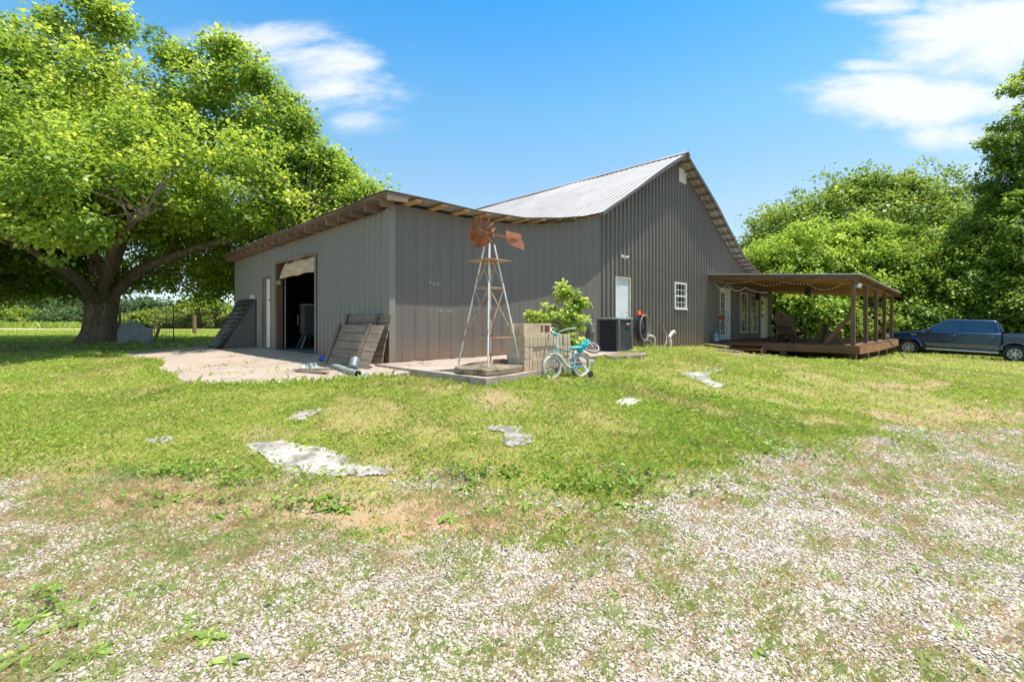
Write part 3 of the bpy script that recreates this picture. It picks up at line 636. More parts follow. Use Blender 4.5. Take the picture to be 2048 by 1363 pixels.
# ------------------------------------------------------------------ barn with its lean-to shed
ROOF = [(-.38, 3.14), (.6, 3.155), (1.8, 3.16), (3.24, 3.23), (4.51, 3.42), (5.5, 3.61), (6.4, 3.87), (9.17, 5.48), (11.62, 6.86), (13.4, 5.93), (14.52, 5.31), (15.41, 4.74), (17.04, 3.80), (19.1, 3.10), (22.95, 2.42)]
rx_, rz_ = [p[0] for p in ROOF], [p[1] for p in ROOF]
def roof_z(x): return float(np.interp(x, rx_, rz_))
barn = thing('barn', 'grey corrugated metal barn with a pale tin roof and an open lean-to garage', 'barn')
def corr(p0, d, length, nrm_, period, depth, zb, topf, openings=(), flat=.55, s0=0.0):
    b = MB(); prof = [(0, 0), (flat, 0), (flat+.12, 1), (.88, 1), (1, 0)]
    S_ = set()
    k = 0
    while k*period < length+period:
        for a, q in prof[:-1]: S_.add(round(min(length, k*period+a*period), 5))
        k += 1
    for o in openings: S_.add(o[0]); S_.add(o[1])
    S_ = sorted(S_); S_ = [a for i, a in enumerate(S_) if i == 0 or a-S_[i-1] > 1e-4]
    fa, fb = [a for a, _ in prof], [q for _, q in prof]
    def dep(s): return depth*float(np.interp((s/period) % 1.0, fa, fb))
    P0 = Vector(p0); D = Vector(d); Nv = Vector(nrm_)
    for a, c in zip(S_[:-1], S_[1:]):
        mid = (a+c)/2; cuts = sorted((o[2], o[3]) for o in openings if o[0] < mid < o[1])
        za, zc = topf(a), topf(c); lo = zb; segs = []
        for (u0, u1) in cuts:
            if u0 > lo: segs.append((lo, u0, None))
            lo = u1
        segs.append((lo, None, None))
        A = P0+D*a+Nv*dep(a+1e-6 if a < mid else a); C_ = P0+D*c+Nv*dep(c-1e-6)
        for (l, h, _) in segs:
            h1 = za if h is None else h; h2 = zc if h is None else h
            if min(h1, h2) <= l: continue
            b.quad((A.x, A.y, l), (C_.x, C_.y, l), (C_.x, C_.y, h2), (A.x, A.y, h1))
    return b
DOORS = [(7.72, 8.58, -.2, 2.20), (11.6, 12.5, 1.27, 2.24), (15.7, 16.78, -.2, 2.27), (17.96, 18.9, .3, 2.15), (19.25, 20.19, .27, 2.12), (20.7, 21.73, -.2, 2.07)]
fw1 = corr((0, 0, 0), (1, 0, 0), 6.9, (0, -1, 0), .30, .014, -.02, lambda s: roof_z(s)-.07, (), .8)
fw1.build('front_wall', M['siding'], barn, smooth=0)
fw2 = corr((6.9, 0, 0), (1, 0, 0), 15.54, (0, -1, 0), .2286, .050, -.16, lambda s: roof_z(6.9+s)-.07, [(a-6.9, b_-6.9, c, d) for a, b_, c, d in DOORS], .5)
fw2.build('gable_wall', M['siding'], barn, smooth=0)
corr((0, 10.85, 0), (0, -1, 0), 10.83, (-1, 0, 0), .2286, .034, -.03, lambda s: 2.93, [(10.85-6.48, 10.85-3.58, -.2, 2.46), (10.85-7.66, 10.85-6.84, -.2, 2.12)], .5).build('side_wall', M['siding_left'], barn, smooth=0)
corr((22.44, 10.85, 0), (0, -1, 0), 10.83, (1, 0, 0), .2286, .022, -.6, lambda s: 2.5, (), .5).build('side_wall', M['siding'], barn, smooth=0)
b = MB(); P = [(0, 10.86, -.2)]+[(x, 10.86, z-.07) for x, z in ROOF if 0 < x < 22.4]; P = [(0, 10.86, -.3), (0, 10.86, 3.05)]+P[1:]+[(22.44, 10.86, 2.5), (22.44, 10.86, -.3)]
b.prism(P, (0, .06, 0)); b.build('back_wall', M['siding'], barn, smooth=0)
b = MB(); b.ab(6.75, 6.85, .1, 10.8, -.1, 3.8); b.ab(.2, 6.7, 9.0, 9.1, -.1, 3.0); b.build('inner_wall', M['darkint'], barn, smooth=0)  # partitions added to keep the garage dark, the gloom in their near-black colour
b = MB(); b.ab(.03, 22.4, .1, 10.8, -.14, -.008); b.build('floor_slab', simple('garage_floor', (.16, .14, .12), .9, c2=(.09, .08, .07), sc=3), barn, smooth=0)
# dark sill strip and rusty splash board below the gable siding
b = MB(); b.ab(9.0, 14.45, -.012, .09, -.45, -.17+.02); b.build('foundation', simple('stained_foundation', (.30, .21, .15), .9, c2=(.15, .09, .06), sc=3), barn, smooth=0)
# corner trim
b = MB(); b.ab(-.022-.012, .10, -.026, -.012, -.02, 3.05); b.ab(-.036, -.024, -.012, .13, -.02, 2.98); b.build('corner_trim', M['siding_left'], barn, smooth=0)
b = MB(); b.ab(-.036, -.024, 3.50, 3.58, -.02, 2.47); b.build('door_trim', M['siding_left'], barn, smooth=0)
# roof: ribbed sheet that follows the bowed, settled roofline
def roof_sheet(x_lo, x_hi, y0, y1):
    b = MB(); xs = sorted(set([x for x, _ in ROOF if x_lo <= x <= x_hi]+[x_lo, x_hi]+list(np.arange(x_lo, x_hi, .55))))
    xs = [a for i, a in enumerate(xs) if i == 0 or a-xs[i-1] > .02]
    per = .2286; ys = []; y = y0
    while y < y1: ys += [(y, 0), (y+per*.62, 0), (y+per*.74, 1), (y+per*.86, 1)]; y += per
    ys = [q for q in ys if q[0] <= y1]+[(y1, 0)]
    for lay, off in ((0, .012), (1, 0)):
        base = len(b.v)
        for x in xs:
            for yy, h in ys: b.v.append((x, yy, roof_z(x)+off+h*.016+(vnoise(x*1.7, yy*.9, 4)-.5)*.035*(.3+.7*(yy > -.2))+(vnoise(x*.5, yy*.4, 8)-.5)*.05))
        ny = len(ys)
        for i in range(len(xs)-1):
            for j in range(ny-1):
                q = (base+i*ny+j, base+(i+1)*ny+j, base+(i+1)*ny+j+1, base+i*ny+j+1); b.f.append(q if lay == 0 else q[::-1])
    b.mi = [0]*len(b.f); return b
roof_sheet(-.38, 6.4, -.50, 11.1).build('shed_roof', M['tin'], barn, smooth=0)
rf = roof_sheet(6.4, 22.95, -.50, 11.1); rf_o = rf.build('main_roof', M['tin'], barn, smooth=0)
b = MB(); b.prism([(11.42, -.53, 6.78), (11.62, -.53, 6.905), (11.82, -.53, 6.79), (11.82, -.53, 6.815), (11.62, -.53, 6.93), (11.42, -.53, 6.805)], (0, 11.65, 0)); b.build('ridge_cap', M['tin'], rf_o, smooth=0)
# rake trim boards and the purlin ends under the overhangs
b = MB()
for (x0, z0), (x1, z1) in zip(ROOF[6:-1], ROOF[7:]):
    b.beam((x0, -.485, z0-.05), (x1, -.485, z1-.05), .022, .075)
b.build('rake_trim', simple('dark_trim', (.10, .10, .10), .6), barn, smooth=0)
x = 6.9
while x < 22.6:
    if x < 14.4 or True:
        b = MB(); b.beam((x, -.46, roof_z(x)-.055), (x, .35, roof_z(x)-.055), .09, .04, up=(0, 0, 1)); b.build('purlin_end', M['oldwood_y'], barn, smooth=0)
    x += .42
x = .35
while x < 6.8:
    b = MB(); b.beam((x, -.47, roof_z(x)-.04), (x+.02, .3, roof_z(x)-.04), .13, .04); b.build('purlin_end', M['newlumber'] if x < 4.4 else M['oldwood_y'], barn, smooth=0); x += .60
for i in range(19):
    y = -.16+i*.605+random.uniform(-.02, .02)
    b = MB(); b.beam((-.30-random.uniform(0, .03), y, 3.02), (-.03 if y < 0 else .8, y, 3.03), .045, .15); b.build('rafter_tail', M['oldwood'], barn, bevel=.004, smooth=0)
b = MB(); b.beam((-.33, -.48, 3.125), (-.33, 11.05, 3.105), .10, .018); b.beam((-.02, -.05, 2.945), (-.02, 10.95, 2.945), .03, .03); b.build('eave_board', M['oldwood_y'], barn, smooth=0)
b = MB(); b.beam((-.34, -.47, 3.07), (.1, -.47, 3.09), .03, .14); b.build('eave_end_board', M['oldwood'], barn, smooth=0)
# soffit shadow boards right rake
# gable vent
v_ = MB(); 
for (a0, a1, z0, z1) in ((11.88, 12.42, 5.98, 6.02), (11.88, 12.42, 6.46, 6.50), (11.88, 11.92, 6.02, 6.46), (12.38, 12.42, 6.02, 6.46)): v_.ab(a0, a1, -.075, -.025, z0, z1)
for i in range(9): v_.box((12.15, -.05, 6.045+i*.05), (.49, .05, .009), Matrix.Rotation(R_(-38), 3, 'X'))
v_.ab(11.92, 12.38, -.036, -.031, 6.02, 6.46); v_.build('gable_vent', M['white'], barn, smooth=0)
# side door of the gable
def door(x0, x1, z0, z1, m, y=-.01, name='door', knob=True):
    b = MB(); b.ab(x0+.035, x1-.035, y+.02, y+.05, z0, z1-.035); o = b.build(name, m, barn, bevel=.003, smooth=0)
    f = MB(); f.ab(x0, x0+.035, y-.035, y+.06, z0, z1); f.ab(x1-.035, x1, y-.035, y+.06, z0, z1); f.ab(x0+.035, x1-.035, y-.035, y+.06, z1-.035, z1)
    return o, f
d, f = door(7.72, 8.58, -.02, 2.20, M['door_blue']); f.build('door_frame', M['cream'], d, smooth=0)
for zz, r in ((.93, .03), (1.13, .022)):
    k = MB(); k.lathe((8.45, .012, zz), (0, -1, 0), [(0, r), (.02, r*.6), (.05, r), (.07, r*.7)], 14); k.build('door_knob', M['steel'], d)
# sash windows
def window(x0, x1, z0, z1, cols, rows_t, rows_b, fr, y=-.03, fm=None, sill=True):
    fm = fm or M['white']; b = MB(); t = .055
    b.ab(x0-.02, x0+t, y-.02, y+.07, z0, z1+.02); b.ab(x1-t, x1+.02, y-.02, y+.07, z0, z1+.02); b.ab(x0+t, x1-t, y-.02, y+.07, z1-t+.01, z1+.02); b.ab(x0+t, x1-t, y-.02, y+.07, z0, z0+t)
    zm = (z0+z1)/2; b.ab(x0+t, x1-t, y-.012, y+.06, zm-.025, zm+.025)
    if sill: b.ab(x0-.05, x1+.05, y-.055, y-.021, z0-.02, z0+.035)
    w_ = b.build('window', fm, barn, smooth=0); g = MB(); g.ab(x0+t, x1-t, y+.04, y+.045, z0+t, z1-t); g.build('glass_pane', M['glass'], w_, smooth=0)
    g = MB()
    for (a, c, n_) in ((zm+.025, z1-t, rows_t), (z0+t, zm-.025, rows_b)):
        for i in range(1, cols): xx = x0+t+(x1-x0-2*t)*i/cols; g.ab(xx-.009, xx+.009, y+.022, y+.038, a, c)
        for i in range(1, n_): zz = a+(c-a)*i/n_; g.ab(x0+t, x1-t, y+.024, y+.036, zz-.009, zz+.009)
    g.build('muntins', fm, w_, smooth=0); return w_
window(11.6, 12.5, 1.27, 2.24, 3, 2, 2, 0)
window(17.96, 18.9, .3, 2.15, 3, 3, 3, 0, fm=M['cream'], sill=False); window(19.25, 20.19, .27, 2.12, 3, 3, 3, 0, fm=M['cream'], sill=False)
# porch doors
d, f = door(15.7, 16.78, .03, 2.27, M['white']); f.build('door_frame', M['white'], d, smooth=0)
g = MB(); g.ab(15.84, 16.22, -.004, .009, .28, 2.05); g.build('glass_pane', M['glass'], d, smooth=0)
g = MB(); 
for i in range(1, 3): g.ab(15.84+.127*i-.008, 15.84+.127*i+.008, -.012, -.005, .28, 2.05)
for i in range(1, 5): g.ab(15.84, 16.22, -.014, -.003, .28+.354*i-.008, .28+.354*i+.008)
g.build('muntins', M['white'], d, smooth=0)
g = MB(); g.ab(16.30, 16.33, -.02, .008, .03, 2.2); g.build('astragal', M['white'], d, smooth=0)
d, f = door(20.7, 21.73, -.02, 2.07, M['cream']); f.build('door_frame', M['cream'], d, smooth=0)
g = MB(); g.ab(20.88, 21.25, -.004, .009, 1.02, 1.85); g.build('glass_pane', M['glass'], d, smooth=0)
# shed door in the side wall, standing ajar
d = MB(); d.box((-.02, 7.03, 1.05), (.04, .36, 2.06)); dd = d.build('shed_door', M['white'], barn, bevel=.003, smooth=0)
f = MB(); f.ab(-.05, .06, 7.62, 7.68, 0, 2.14); f.ab(-.05, .06, 6.82, 6.86, 0, 2.14); f.ab(-.05, .06, 6.86, 7.62, 2.10, 2.16); f.build('door_frame', M['oldwood'], dd, smooth=0)
f = MB(); f.ab(.0, .03, 7.21, 7.62, 0, 2.1); f.build('door_board', M['greywood_z'], dd, smooth=0)
k = MB(); k.lathe((-.04, 6.9, 1.45), (-1, 0, 0), [(0, .02), (.03, .02)], 10); k.build('door_knob', M['blackmetal'], dd)
# garage opening: wooden jambs, header, hanging curtain of the sagging door
b = MB(); b.ab(.0, .13, 3.60, 3.70, 0, 2.46); b.build('garage_jamb', M['redwood_z'], barn, bevel=.004, smooth=0)
b = MB(); b.ab(-.03, .14, 6.34, 6.50, 0, 2.50); b.build('garage_jamb', M['redwood_z'], barn, bevel=.004, smooth=0)
b = MB(); b.ab(-.04, .02, 3.56, 6.34, 2.46, 2.52); b.beam((-.05, 6.5, 1.92), (-.05, 5.95, 1.90), .03, .12); b.build('garage_header', M['oldwood_y'], barn, smooth=0)
b = MB(); b.beam((.13, 6.12, 0), (.13, 6.12, 2.3), .03, .03); b.build('door_track', M['steel'], barn, smooth=0)
c_ = MB(); n_ = 22
for i in range(n_+1):
    t = i/n_; y = 3.7+t*2.42
    for j in range(7):
        s = j/6; c_.v.append((.03-.05*s+.02*math.sin(t*9+s*3), y-.25*t*(1-s), 2.45-.40*s-.02*t*s+.012*math.sin(t*14+s*5)))
for i in range(n_):
    for j in range(6): c_.f.append((i*7+j, (i+1)*7+j, (i+1)*7+j+1, i*7+j+1))
c_.mi = [0]*len(c_.f); co_ = c_.build('garage_door_curtain', simple('stained_vinyl', (.62, .52, .36), .6, c2=(.42, .30, .17), sc=4, stretch=(1, .4, 4)), barn, smooth=60); sm_ = co_.modifiers.new('solid', 'SOLIDIFY'); sm_.thickness = .02
# small things on the walls
b = MB(); b.ab(-.10, -.022, 8.40, 8.66, 1.40, 1.66); eb = b.build('meter_box', M['white'], barn, bevel=.008); b = MB(); b.ab(-.106, -.101, 8.47, 8.52, 1.45, 1.6); b.build('label_plate', M['black'], eb, smooth=0)
fl = thing('floodlight', 'twin white floodlight high on the gable siding above the side door', 'floodlight', (8.10, -.03, 2.84))
b = MB(); b.lathe((0, 0, 0), (0, -1, 0), [(0, .05), (.025, .05), (.035, .03)], 14); b.tube([(0, -.03, 0), (.0, -.08, 0)], .012); b.build('bracket', M['white'], fl)
for sx in (-.07, .09):
    b = MB(); b.lathe((sx*.4, -.08, 0), (sx, -.10, -.05), [(0, .018), (.04, .024), (.09, .05), (.11, .052)], 14); b.build('lamp_head', M['white'], fl)
wi = MB(); P = []
for i in range(25):
    t = i/24; P.append((8.15+t*6.2, -.12-.10*math.sin(t*3.14), 2.83-.14*t-.38*4*t*(1-t)*.6))
wi.tube(P, .006, 5); tag(wi.build('sagging_wire', M['black']), 'thin wire sagging across the gable from the floodlight to the porch roof', 'wire')
# ------------------------------------------------------------------ covered porch
porch = thing('covered_porch', 'brown timber porch with a flat lean-to roof and raised deck', 'porch', (14.5, 0, 0))
def PB(): return MB()
def pb(b, name, m, **k):
    b.v = [(v[0]-14.5, v[1], v[2]) for v in b.v]; return b.build(name, m, k.pop('parent', porch), **k)
def pz(x, y): return 2.74-.022*(x-14.45)+(.072*y)        # top of the porch roof
b = PB(); i = 0
y = -5.02
while y < -.06:
    b.ab(14.5, 23.6, y, y+.135, -.03, .008); y += .142
pb(b, 'deck', M['redwood'], smooth=0)
b = PB(); b.ab(14.455, 14.495, -5.06, -.05, -.27, .0); pb(b, 'deck_fascia', M['redwood_y'], bevel=.004, smooth=0)
b = PB(); n_ = 26; pr_ = None                     # weathered front edge, bowing a little
for i in range(n_+1):
    t = i/n_; x = 14.5+t*9.1; y = -5.06-.10*math.sin(t*3.14); 
    if pr_: b.beam((pr_[0], pr_[1], -.15), (x, y, -.15), .04, .26)
    pr_ = (x, y)
pb(b, 'deck_fascia', wood('sunlit_fascia', (.42, .21, .10), (.25, .115, .055), 0), smooth=0)  # lighter copy of the deck wood, with sunlight put into its colour
for x in (14.7, 16.9, 19.1, 21.2, 23.3):
    b = PB(); b.ab(x-.062, x+.062, -4.917, -4.793, .01, pz(x, -4.85)-.20); pb(b, 'post', M['redwood_z'], bevel=.006, smooth=0)
    b = PB(); b.ab(x-.11, x+.11, -4.95, -4.72, -.85, -.28); pb(b, 'pier', M['redwood_z'], bevel=.006, smooth=0)
    b = PB(); s = 1 if x > 15 else 1
    b.beam((x+.07, -4.85, 1.55), (x+.5, -4.85, pz(x, -4.85)-.25), .05, .09); pb(b, 'brace', M['redwood_z'], smooth=0)
for (x, y) in ((14.62, -.9), (14.62, -2.75), (19.1, -2.5), (23.4, -2.5)):
    b = PB(); b.ab(x-.1, x+.1, y-.1, y+.1, -.8, -.28); pb(b, 'pier', M['redwood_z'], smooth=0)
b = PB(); b.beam((14.5, -4.855, pz(14.5, -4.85)-.13), (23.75, -4.855, pz(23.75, -4.85)-.13), .05, .18); pb(b, 'beam', M['redwood'], smooth=0)
for xa in (14.47, 23.95):
    b = PB(); b.beam((xa, .0, pz(xa, 0)-.10), (xa, -5.08, pz(xa, -5.08)-.10), .04, .17); pb(b, 'roof_fascia', wood('grey_brown_fascia%d' % int(xa), (.20, .135, .085), (.10, .06, .04), 1), bevel=.004, smooth=0)
for i in range(15):
    x = 14.95+i*.64
    b = PB(); b.beam((x, -.03, pz(x, 0)-.085), (x, -5.08, pz(x, -5.08)-.085), .04, .12); pb(b, 'rafter', M['redwood_y'], smooth=0)
b = PB(); b.prism([(14.5, .0, pz(14.5, 0)-.165), (23.93, .0, pz(23.93, 0)-.165), (23.93, -4.75, pz(23.93, -4.75)-.165), (14.5, -4.75, pz(14.5, -4.75)-.165)], (0, 0, -.012)); pb(b, 'ceiling', M['osb'], smooth=0)
b = PB(); c = [(14.43, -.0), (24.0, -.0), (24.0, -5.16), (14.43, -5.16)]; P = []
xs = np.arange(14.43, 24.02, .0762)
for i, x in enumerate(xs):
    h = (0, 0, .018)[i % 3]
    for y in (-.03, -5.16): b.v.append((x, y, pz(x, y)+h)); b.v.append((x, y, pz(x, y)+h-.014))
for i in range(len(xs)-1):
    q = i*4; r = q+4; b.f += [(q, q+2, r+2, r), (q+1, r+1, r+3, q+3), (q+2, q+3, r+3, r+2)]
b.f += [(0, 1, 3, 2)]; b.mi = [0]*len(b.f); pb(b, 'porch_roof', simple('porch_tin', (.50, .47, .43), .5, .3, c2=(.36, .32, .28)), smooth=0)
b = PB(); b.beam((14.42, -.0, pz(14.42, 0)+.005), (14.42, -5.16, pz(14.42, -5.16)+.005), .02, .035); pb(b, 'edge_flashing', simple('flashing', (.70, .70, .68), .4, .2), smooth=0)
# steps
st = PB(); 
for z, x0 in ((-.05, 14.20), (-.22, 13.95)): st.ab(x0, x0+.27, -2.2, -1.08, z-.035, z)
s_o = pb(st, 'steps', wood('step_wood', (.30, .13, .06), (.17, .07, .035), 1), bevel=.004, smooth=0)
for y in (-2.24, -1.06):
    b = PB(); b.prism([(14.46, y, -.36), (14.46, y, .0), (14.2, y, -.03), (14.0, y, -.16), (13.9, y, -.26), (13.9, y, -.40)], (0, .035, 0)); pb(b, 'stringer', M['redwood'], parent=s_o, smooth=0)

def string_lights(pts, label):
    cord = MB(); bulbs = MB(); P = []
    for (a, c, sag) in pts:
        a = Vector(a); c = Vector(c); n = max(6, int((c-a).length/.11))
        for i in range(n): t = i/n; p = a.lerp(c, t); p.z -= sag*4*t*(1-t); P.append(p)
    cord.tube(P, .003, 4)
    for i, p in enumerate(P): bulbs.blob((p.x, p.y, p.z-.02), (.009, .009, .012), 5, 4)
    o = cord.build('string_lights', M['black']); tag(o, label, 'string lights'); m_ = Mat('warm_bulb'); m_.base((.9, .88, .8), .2); m_.b.inputs['Emission Color'].default_value = (1, .85, .6, 1); m_.b.inputs['Emission Strength'].default_value = .35
    k = bulbs.build('bulb', m_.m, o); k['kind'] = 'stuff'; return o
cz = lambda x, y: pz(x, y)-.21
string_lights([((14.7, -.3, cz(14.7, -.3)), (14.65, -1.6, cz(14.65, -1.6)), .10), ((14.65, -1.6, cz(14.65, -1.6)), (15.2, -2.6, cz(15, -2.6)), .16), ((15.2, -2.6, cz(15, -2.6)), (15.6, -3.3, cz(15.6, -3.3)), .05), ((15.6, -3.3, cz(15.6, -3.3)), (14.8, -4.6, cz(14.8, -4.6)), .26)], 'strand of small warm bulbs looped along the open side of the porch ceiling')
string_lights([((14.8, -.12, cz(14.8, -.1)-.02), (16.2, -.12, cz(16.2, -.1)-.02), .26), ((16.2, -.12, cz(16.2, -.1)-.02), (18.3, -.12, cz(18.3, -.1)-.02), .22), ((18.3, -.12, cz(18.3, -.1)-.02), (21.5, -.14, cz(21.5, -.1)-.02), .10)], 'strand of small bulbs drooping along the wall above the white porch doors')
def speaker(loc, label, rz=0):
    s = thing('loudspeaker', label, 'loudspeaker', loc, rz, 'black loudspeakers hung under the porch roof')
    b = MB(); b.box((0, 0, -.20), (.20, .19, .34)); b.build('cabinet', M['black'], s, bevel=.015)
    b = MB(); b.tube([(0, 0, .03), (0, 0, -.03)], .02); b.build('bracket', M['blackmetal'], s)
    b = MB(); b.torus((-.101, 0, -.24), (1, 0, 0), .065, .008, 20, 6); b.lathe((-.1, 0, -.24), (-1, 0, 0), [(0, .06), (.004, .03), (.008, .028)], 16); b.build('cone', M['blackmetal'], s)
p = W(1616, 20.2); speaker((p.x, p.y, 2.30), 'black loudspeaker hanging under the middle of the porch ceiling')
p = W(1516, 22.6); speaker((p.x, p.y, 2.22), 'black loudspeaker hanging by the porch wall next to the cream door')
sl = thing('security_light', 'white security light clamped to the top of the corner porch post', 'security light', (14.62, -4.97, 2.0))
b = MB(); b.tube([(0, .05, 0), (0, -.03, 0)], .02); b.build('bracket', M['white'], sl)
for dx, ww in ((-.16, .15), (.06, .18)):
    b = MB(); b.box((dx, -.08, -.0), (ww, .06, .13), Matrix.Rotation(R_(20), 3, 'X')); b.build('lamp_head', M['white'], sl, bevel=.01)
# chairs, table, odds and ends on the deck
def adirondack(loc, rz, label, sc=1.0, grp='wooden garden chairs on the porch'):
    c = thing('garden_chair', label, 'chair', loc, rz, grp); c.scale = (sc, sc, sc)
    b = MB()
    for i in range(7): b.beam((-.26, .05+i*.075, .38-i*.022), (.26, .05+i*.075, .38-i*.022), .065, .02)
    b.build('seat', M['redwood'], c, smooth=0)
    b = MB(); n_ = 9
    for i in range(n_):
        a = (i-(n_-1)/2)/((n_-1)/2); hgt = .95*math.sqrt(max(.12, 1-.55*a*a)); x = a*.30
        b.beam((x*.85, .52, .24), (x*1.15, .52+.42*hgt, .24+hgt*.92), .062, .02, up=(0, 1, -.5))
    b.beam((-.3, .62, .58), (.3, .62, .58), .05, .02); b.build('backrest', M['redwood_z'], c, smooth=0)
    for s in (-1, 1):
        b = MB(); b.beam((s*.36, -.02, .58), (s*.36, .75, .56), .12, .025); b.build('armrest', M['redwood_y'], c, smooth=0)
        b = MB(); b.beam((s*.32, .06, .0), (s*.32, .06, .57), .03, .11, up=(0, 1, 0)); b.build('leg', M['redwood_z'], c, smooth=0)
        b = MB(); b.beam((s*.29, .02, .36), (s*.29, .95, .02), .03, .12); b.build('rear_leg', M['redwood_y'], c, smooth=0)
    return c
p = W(1572, 18.3); adirondack((p.x, p.y, .012), R_(-75), 'wooden garden chair seen from its side nearest the cream door')
p = W(1600, 18.4); adirondack((p.x, p.y, .012), R_(-28), 'wooden garden chair with a tall round slatted back facing the lawn', 1.1)
tb = W(1652, 17.8); t = thing('side_table', 'dark round wooden table beside the garden chairs on the deck', 'table', (tb.x, tb.y, .012))
b = MB(); b.lathe((0, 0, .70), (0, 0, 1), [(0, .52), (.035, .52)], 8); b.build('table_top', M['redwood'], t, bevel=.004, smooth=0)
for k in range(4):
    a = k*math.pi/2+.5; b = MB(); b.beam((.48*math.cos(a), .48*math.sin(a), 0), (-.12*math.cos(a), -.12*math.sin(a), .70), .04, .09); b.build('leg', M['redwood_z'], t, smooth=0)
bn = W(1672, 16.9); t2 = thing('bench', 'low dark wooden bench with splayed legs behind the corner post', 'bench', (bn.x, bn.y, .012), R_(20))
b = MB(); b.ab(-.55, .55, -.13, .13, .40, .44); b.build('seat', M['redwood'], t2, bevel=.004, smooth=0)
for s in (-1, 1):
    b = MB(); b.beam((s*.36, -.2, 0), (s*.36, .1, .40), .03, .09); b.beam((s*.33, .2, 0), (s*.33, -.1, .40), .03, .09); b.build('leg', M['redwood_z'], t2, smooth=0)
pl = W(1676, 16.2); b = MB(); b.beam((14.9, -4.0, .03), (15.1, -4.75, 1.05), .05, .14); tag(b.build('leaning_board', M['redwood_y'], bevel=.004, smooth=0), 'brown board leaning diagonally against the corner porch post', 'board')
q = W(1560, 20.2); st2 = thing('stroller', 'small black folded stroller behind the round backed garden chair', 'stroller', (q.x, q.y, .012), R_(40))
b = MB(); b.tube([(-.25, 0, .12), (.15, 0, .75), (.35, 0, 1.0)], .012, 6); b.tube([(-.25, .3, .12), (.15, .3, .75), (.35, .3, 1.0)], .012, 6); b.tube([(.35, 0, 1.0), (.35, .3, 1.0)], .014, 6); b.build('frame', M['blackmetal'], st2)
b = MB(); b.blob((.02, .15, .80), (.26, .17, .17), 12, 8); b.build('hood', M['black'], st2)
b = MB(); b.blob((-.05, .15, .45), (.18, .13, .2), 10, 6); b.build('seat', M['black'], st2)
for x, y in ((-.25, 0), (-.25, .3), (.3, 0), (.3, .3)):
    b = MB(); b.torus((x, y, .09), (0, 1, 0), .075, .015, 18, 6); b.build('wheel', M['black'], st2)
# water jug by the wall
jg = thing('water_jug', 'bluish plastic water jug standing on the deck against the siding', 'jug', (14.78, -.22, .012))
b = MB(); b.lathe((0, 0, 0), (0, 0, 1), [(0, .11), (.02, .13), (.13, .13), (.15, .12), (.17, .13), (.27, .13), (.34, .05), (.37, .035)], 20)
m_ = Mat('jug_plastic'); m_.base((.35, .50, .62), .15, 0, .6); m_.b.inputs['Transmission Weight'].default_value = .4; b.build('bottle', m_.m, jg); b = MB(); b.lathe((0, 0, .37), (0, 0, 1), [(0, .04), (.04, .04)], 14); b.build('cap', simple('blue_cap', (.05, .15, .45), .4), jg)
# garden ornament: iron scroll with a red panel
gh = thing('iron_ornament', 'curled black iron garden ornament with a dark red plate before the porch door', 'ornament', (14.35, -.62, -.12))
b = MB(); b.tube([(0, 0, 0), (0, 0, .45)], .009, 6)
P = [(.0, .20*math.sin(a)*-1, .62+.20*math.cos(a)*-1) for a in np.linspace(0, 4.4, 26)]; b.tube(P, .008, 6)
P = [(.0, -.02-.25*math.sin(a), 1.12-.25*math.cos(a)) for a in np.linspace(.2, 4.2, 26)]; b.tube(P, .008, 6); b.tube([(0, 0, .42), (0, .05, .83), (0, -.1, .9)], .008, 6)
b.tube([(0, .07, .2+.0), (0, -.08, .12), (0, -.12, .2), (0, -.06, .26)], .007, 6); b.build('scroll', M['blackmetal'], gh)
b = MB(); b.prism([(-.01, .20, 1.12), (-.01, .0, 1.22), (-.01, -.12, 1.18), (-.01, -.16, 1.08), (-.01, -.02, .98), (-.01, .12, 1.02)], (.015, 0, 0)); b.build('plate', simple('dark_red', (.20, .05, .04), .6), gh)
b = MB(); b.tube([(23.1, -5.16, .45), (23.9, -6.0, g1(23.9, -6.0)+.02)], .012, 6); b.tube([(18.9, -5.2, .25), (19.4, -5.75, g1(19.4, -5.75)+.03)], .02, 6); 
b = MB(); b.tube([(18.75, -5.24, .16), (19.2, -5.75, g1(19.2, -5.75)+.02)], .018, 8); tag(b.build('leaning_pole', M['black']), 'black pole leaning against the long front edge of the porch deck', 'pole')
# boards on the grass by the steps
b = MB(); b.beam((13.75, -.25, -.10), (13.5, -1.15, -.15), .3, .09); tag(b.build('timber_block', M['greywood'], bevel=.01, smooth=0), 'weathered timber lying in the grass beside the porch steps', 'timber')
q = W(1457, 15.6); b = MB(); b.box((q.x, q.y, g1(q.x, q.y)+.03), (.28, .9, .05), Matrix.Rotation(R_(-15), 3, 'Z')); tag(b.build('loose_plank', M['greywood'], bevel=.008, smooth=0), 'short weathered plank lying flat on the lawn before the porch steps', 'plank')

# ------------------------------------------------------------------ ornamental windmill
Wm = W(979, 7.55); WMR = HEAD
wb = MB(); pb_ = [W(908, 7.2), W(922, 6.98), W(948, 6.9), W(972, 6.72), W(1003, 6.88), W(1032, 7.2), W(1047, 7.45), W(1044, 7.8), W(1000, 8.4), W(955, 8.2)]
wb.prism([(p.x, p.y, -.0) for p in pb_], (0, 0, .10)); tag(wb.build('concrete_pad', M['oldconcrete'], bevel=.018, smooth=0), 'thick rough concrete pad with mossy edges under the windmill', 'concrete pad')
wm = thing('windmill', 'rusty ornamental windmill on a tall white four legged tower', 'windmill', (Wm.x, Wm.y, .10), HEAD)    # local +x runs away from the camera
HB = .50; HT = .075; ZT = 1.92
def lp(k, z):                                     # point on a leg
    t = min(1.0, z/ZT); r = HB*(1-t)+HT*t; a = k*math.pi/2; return Vector((r*math.cos(a), r*math.sin(a), z))
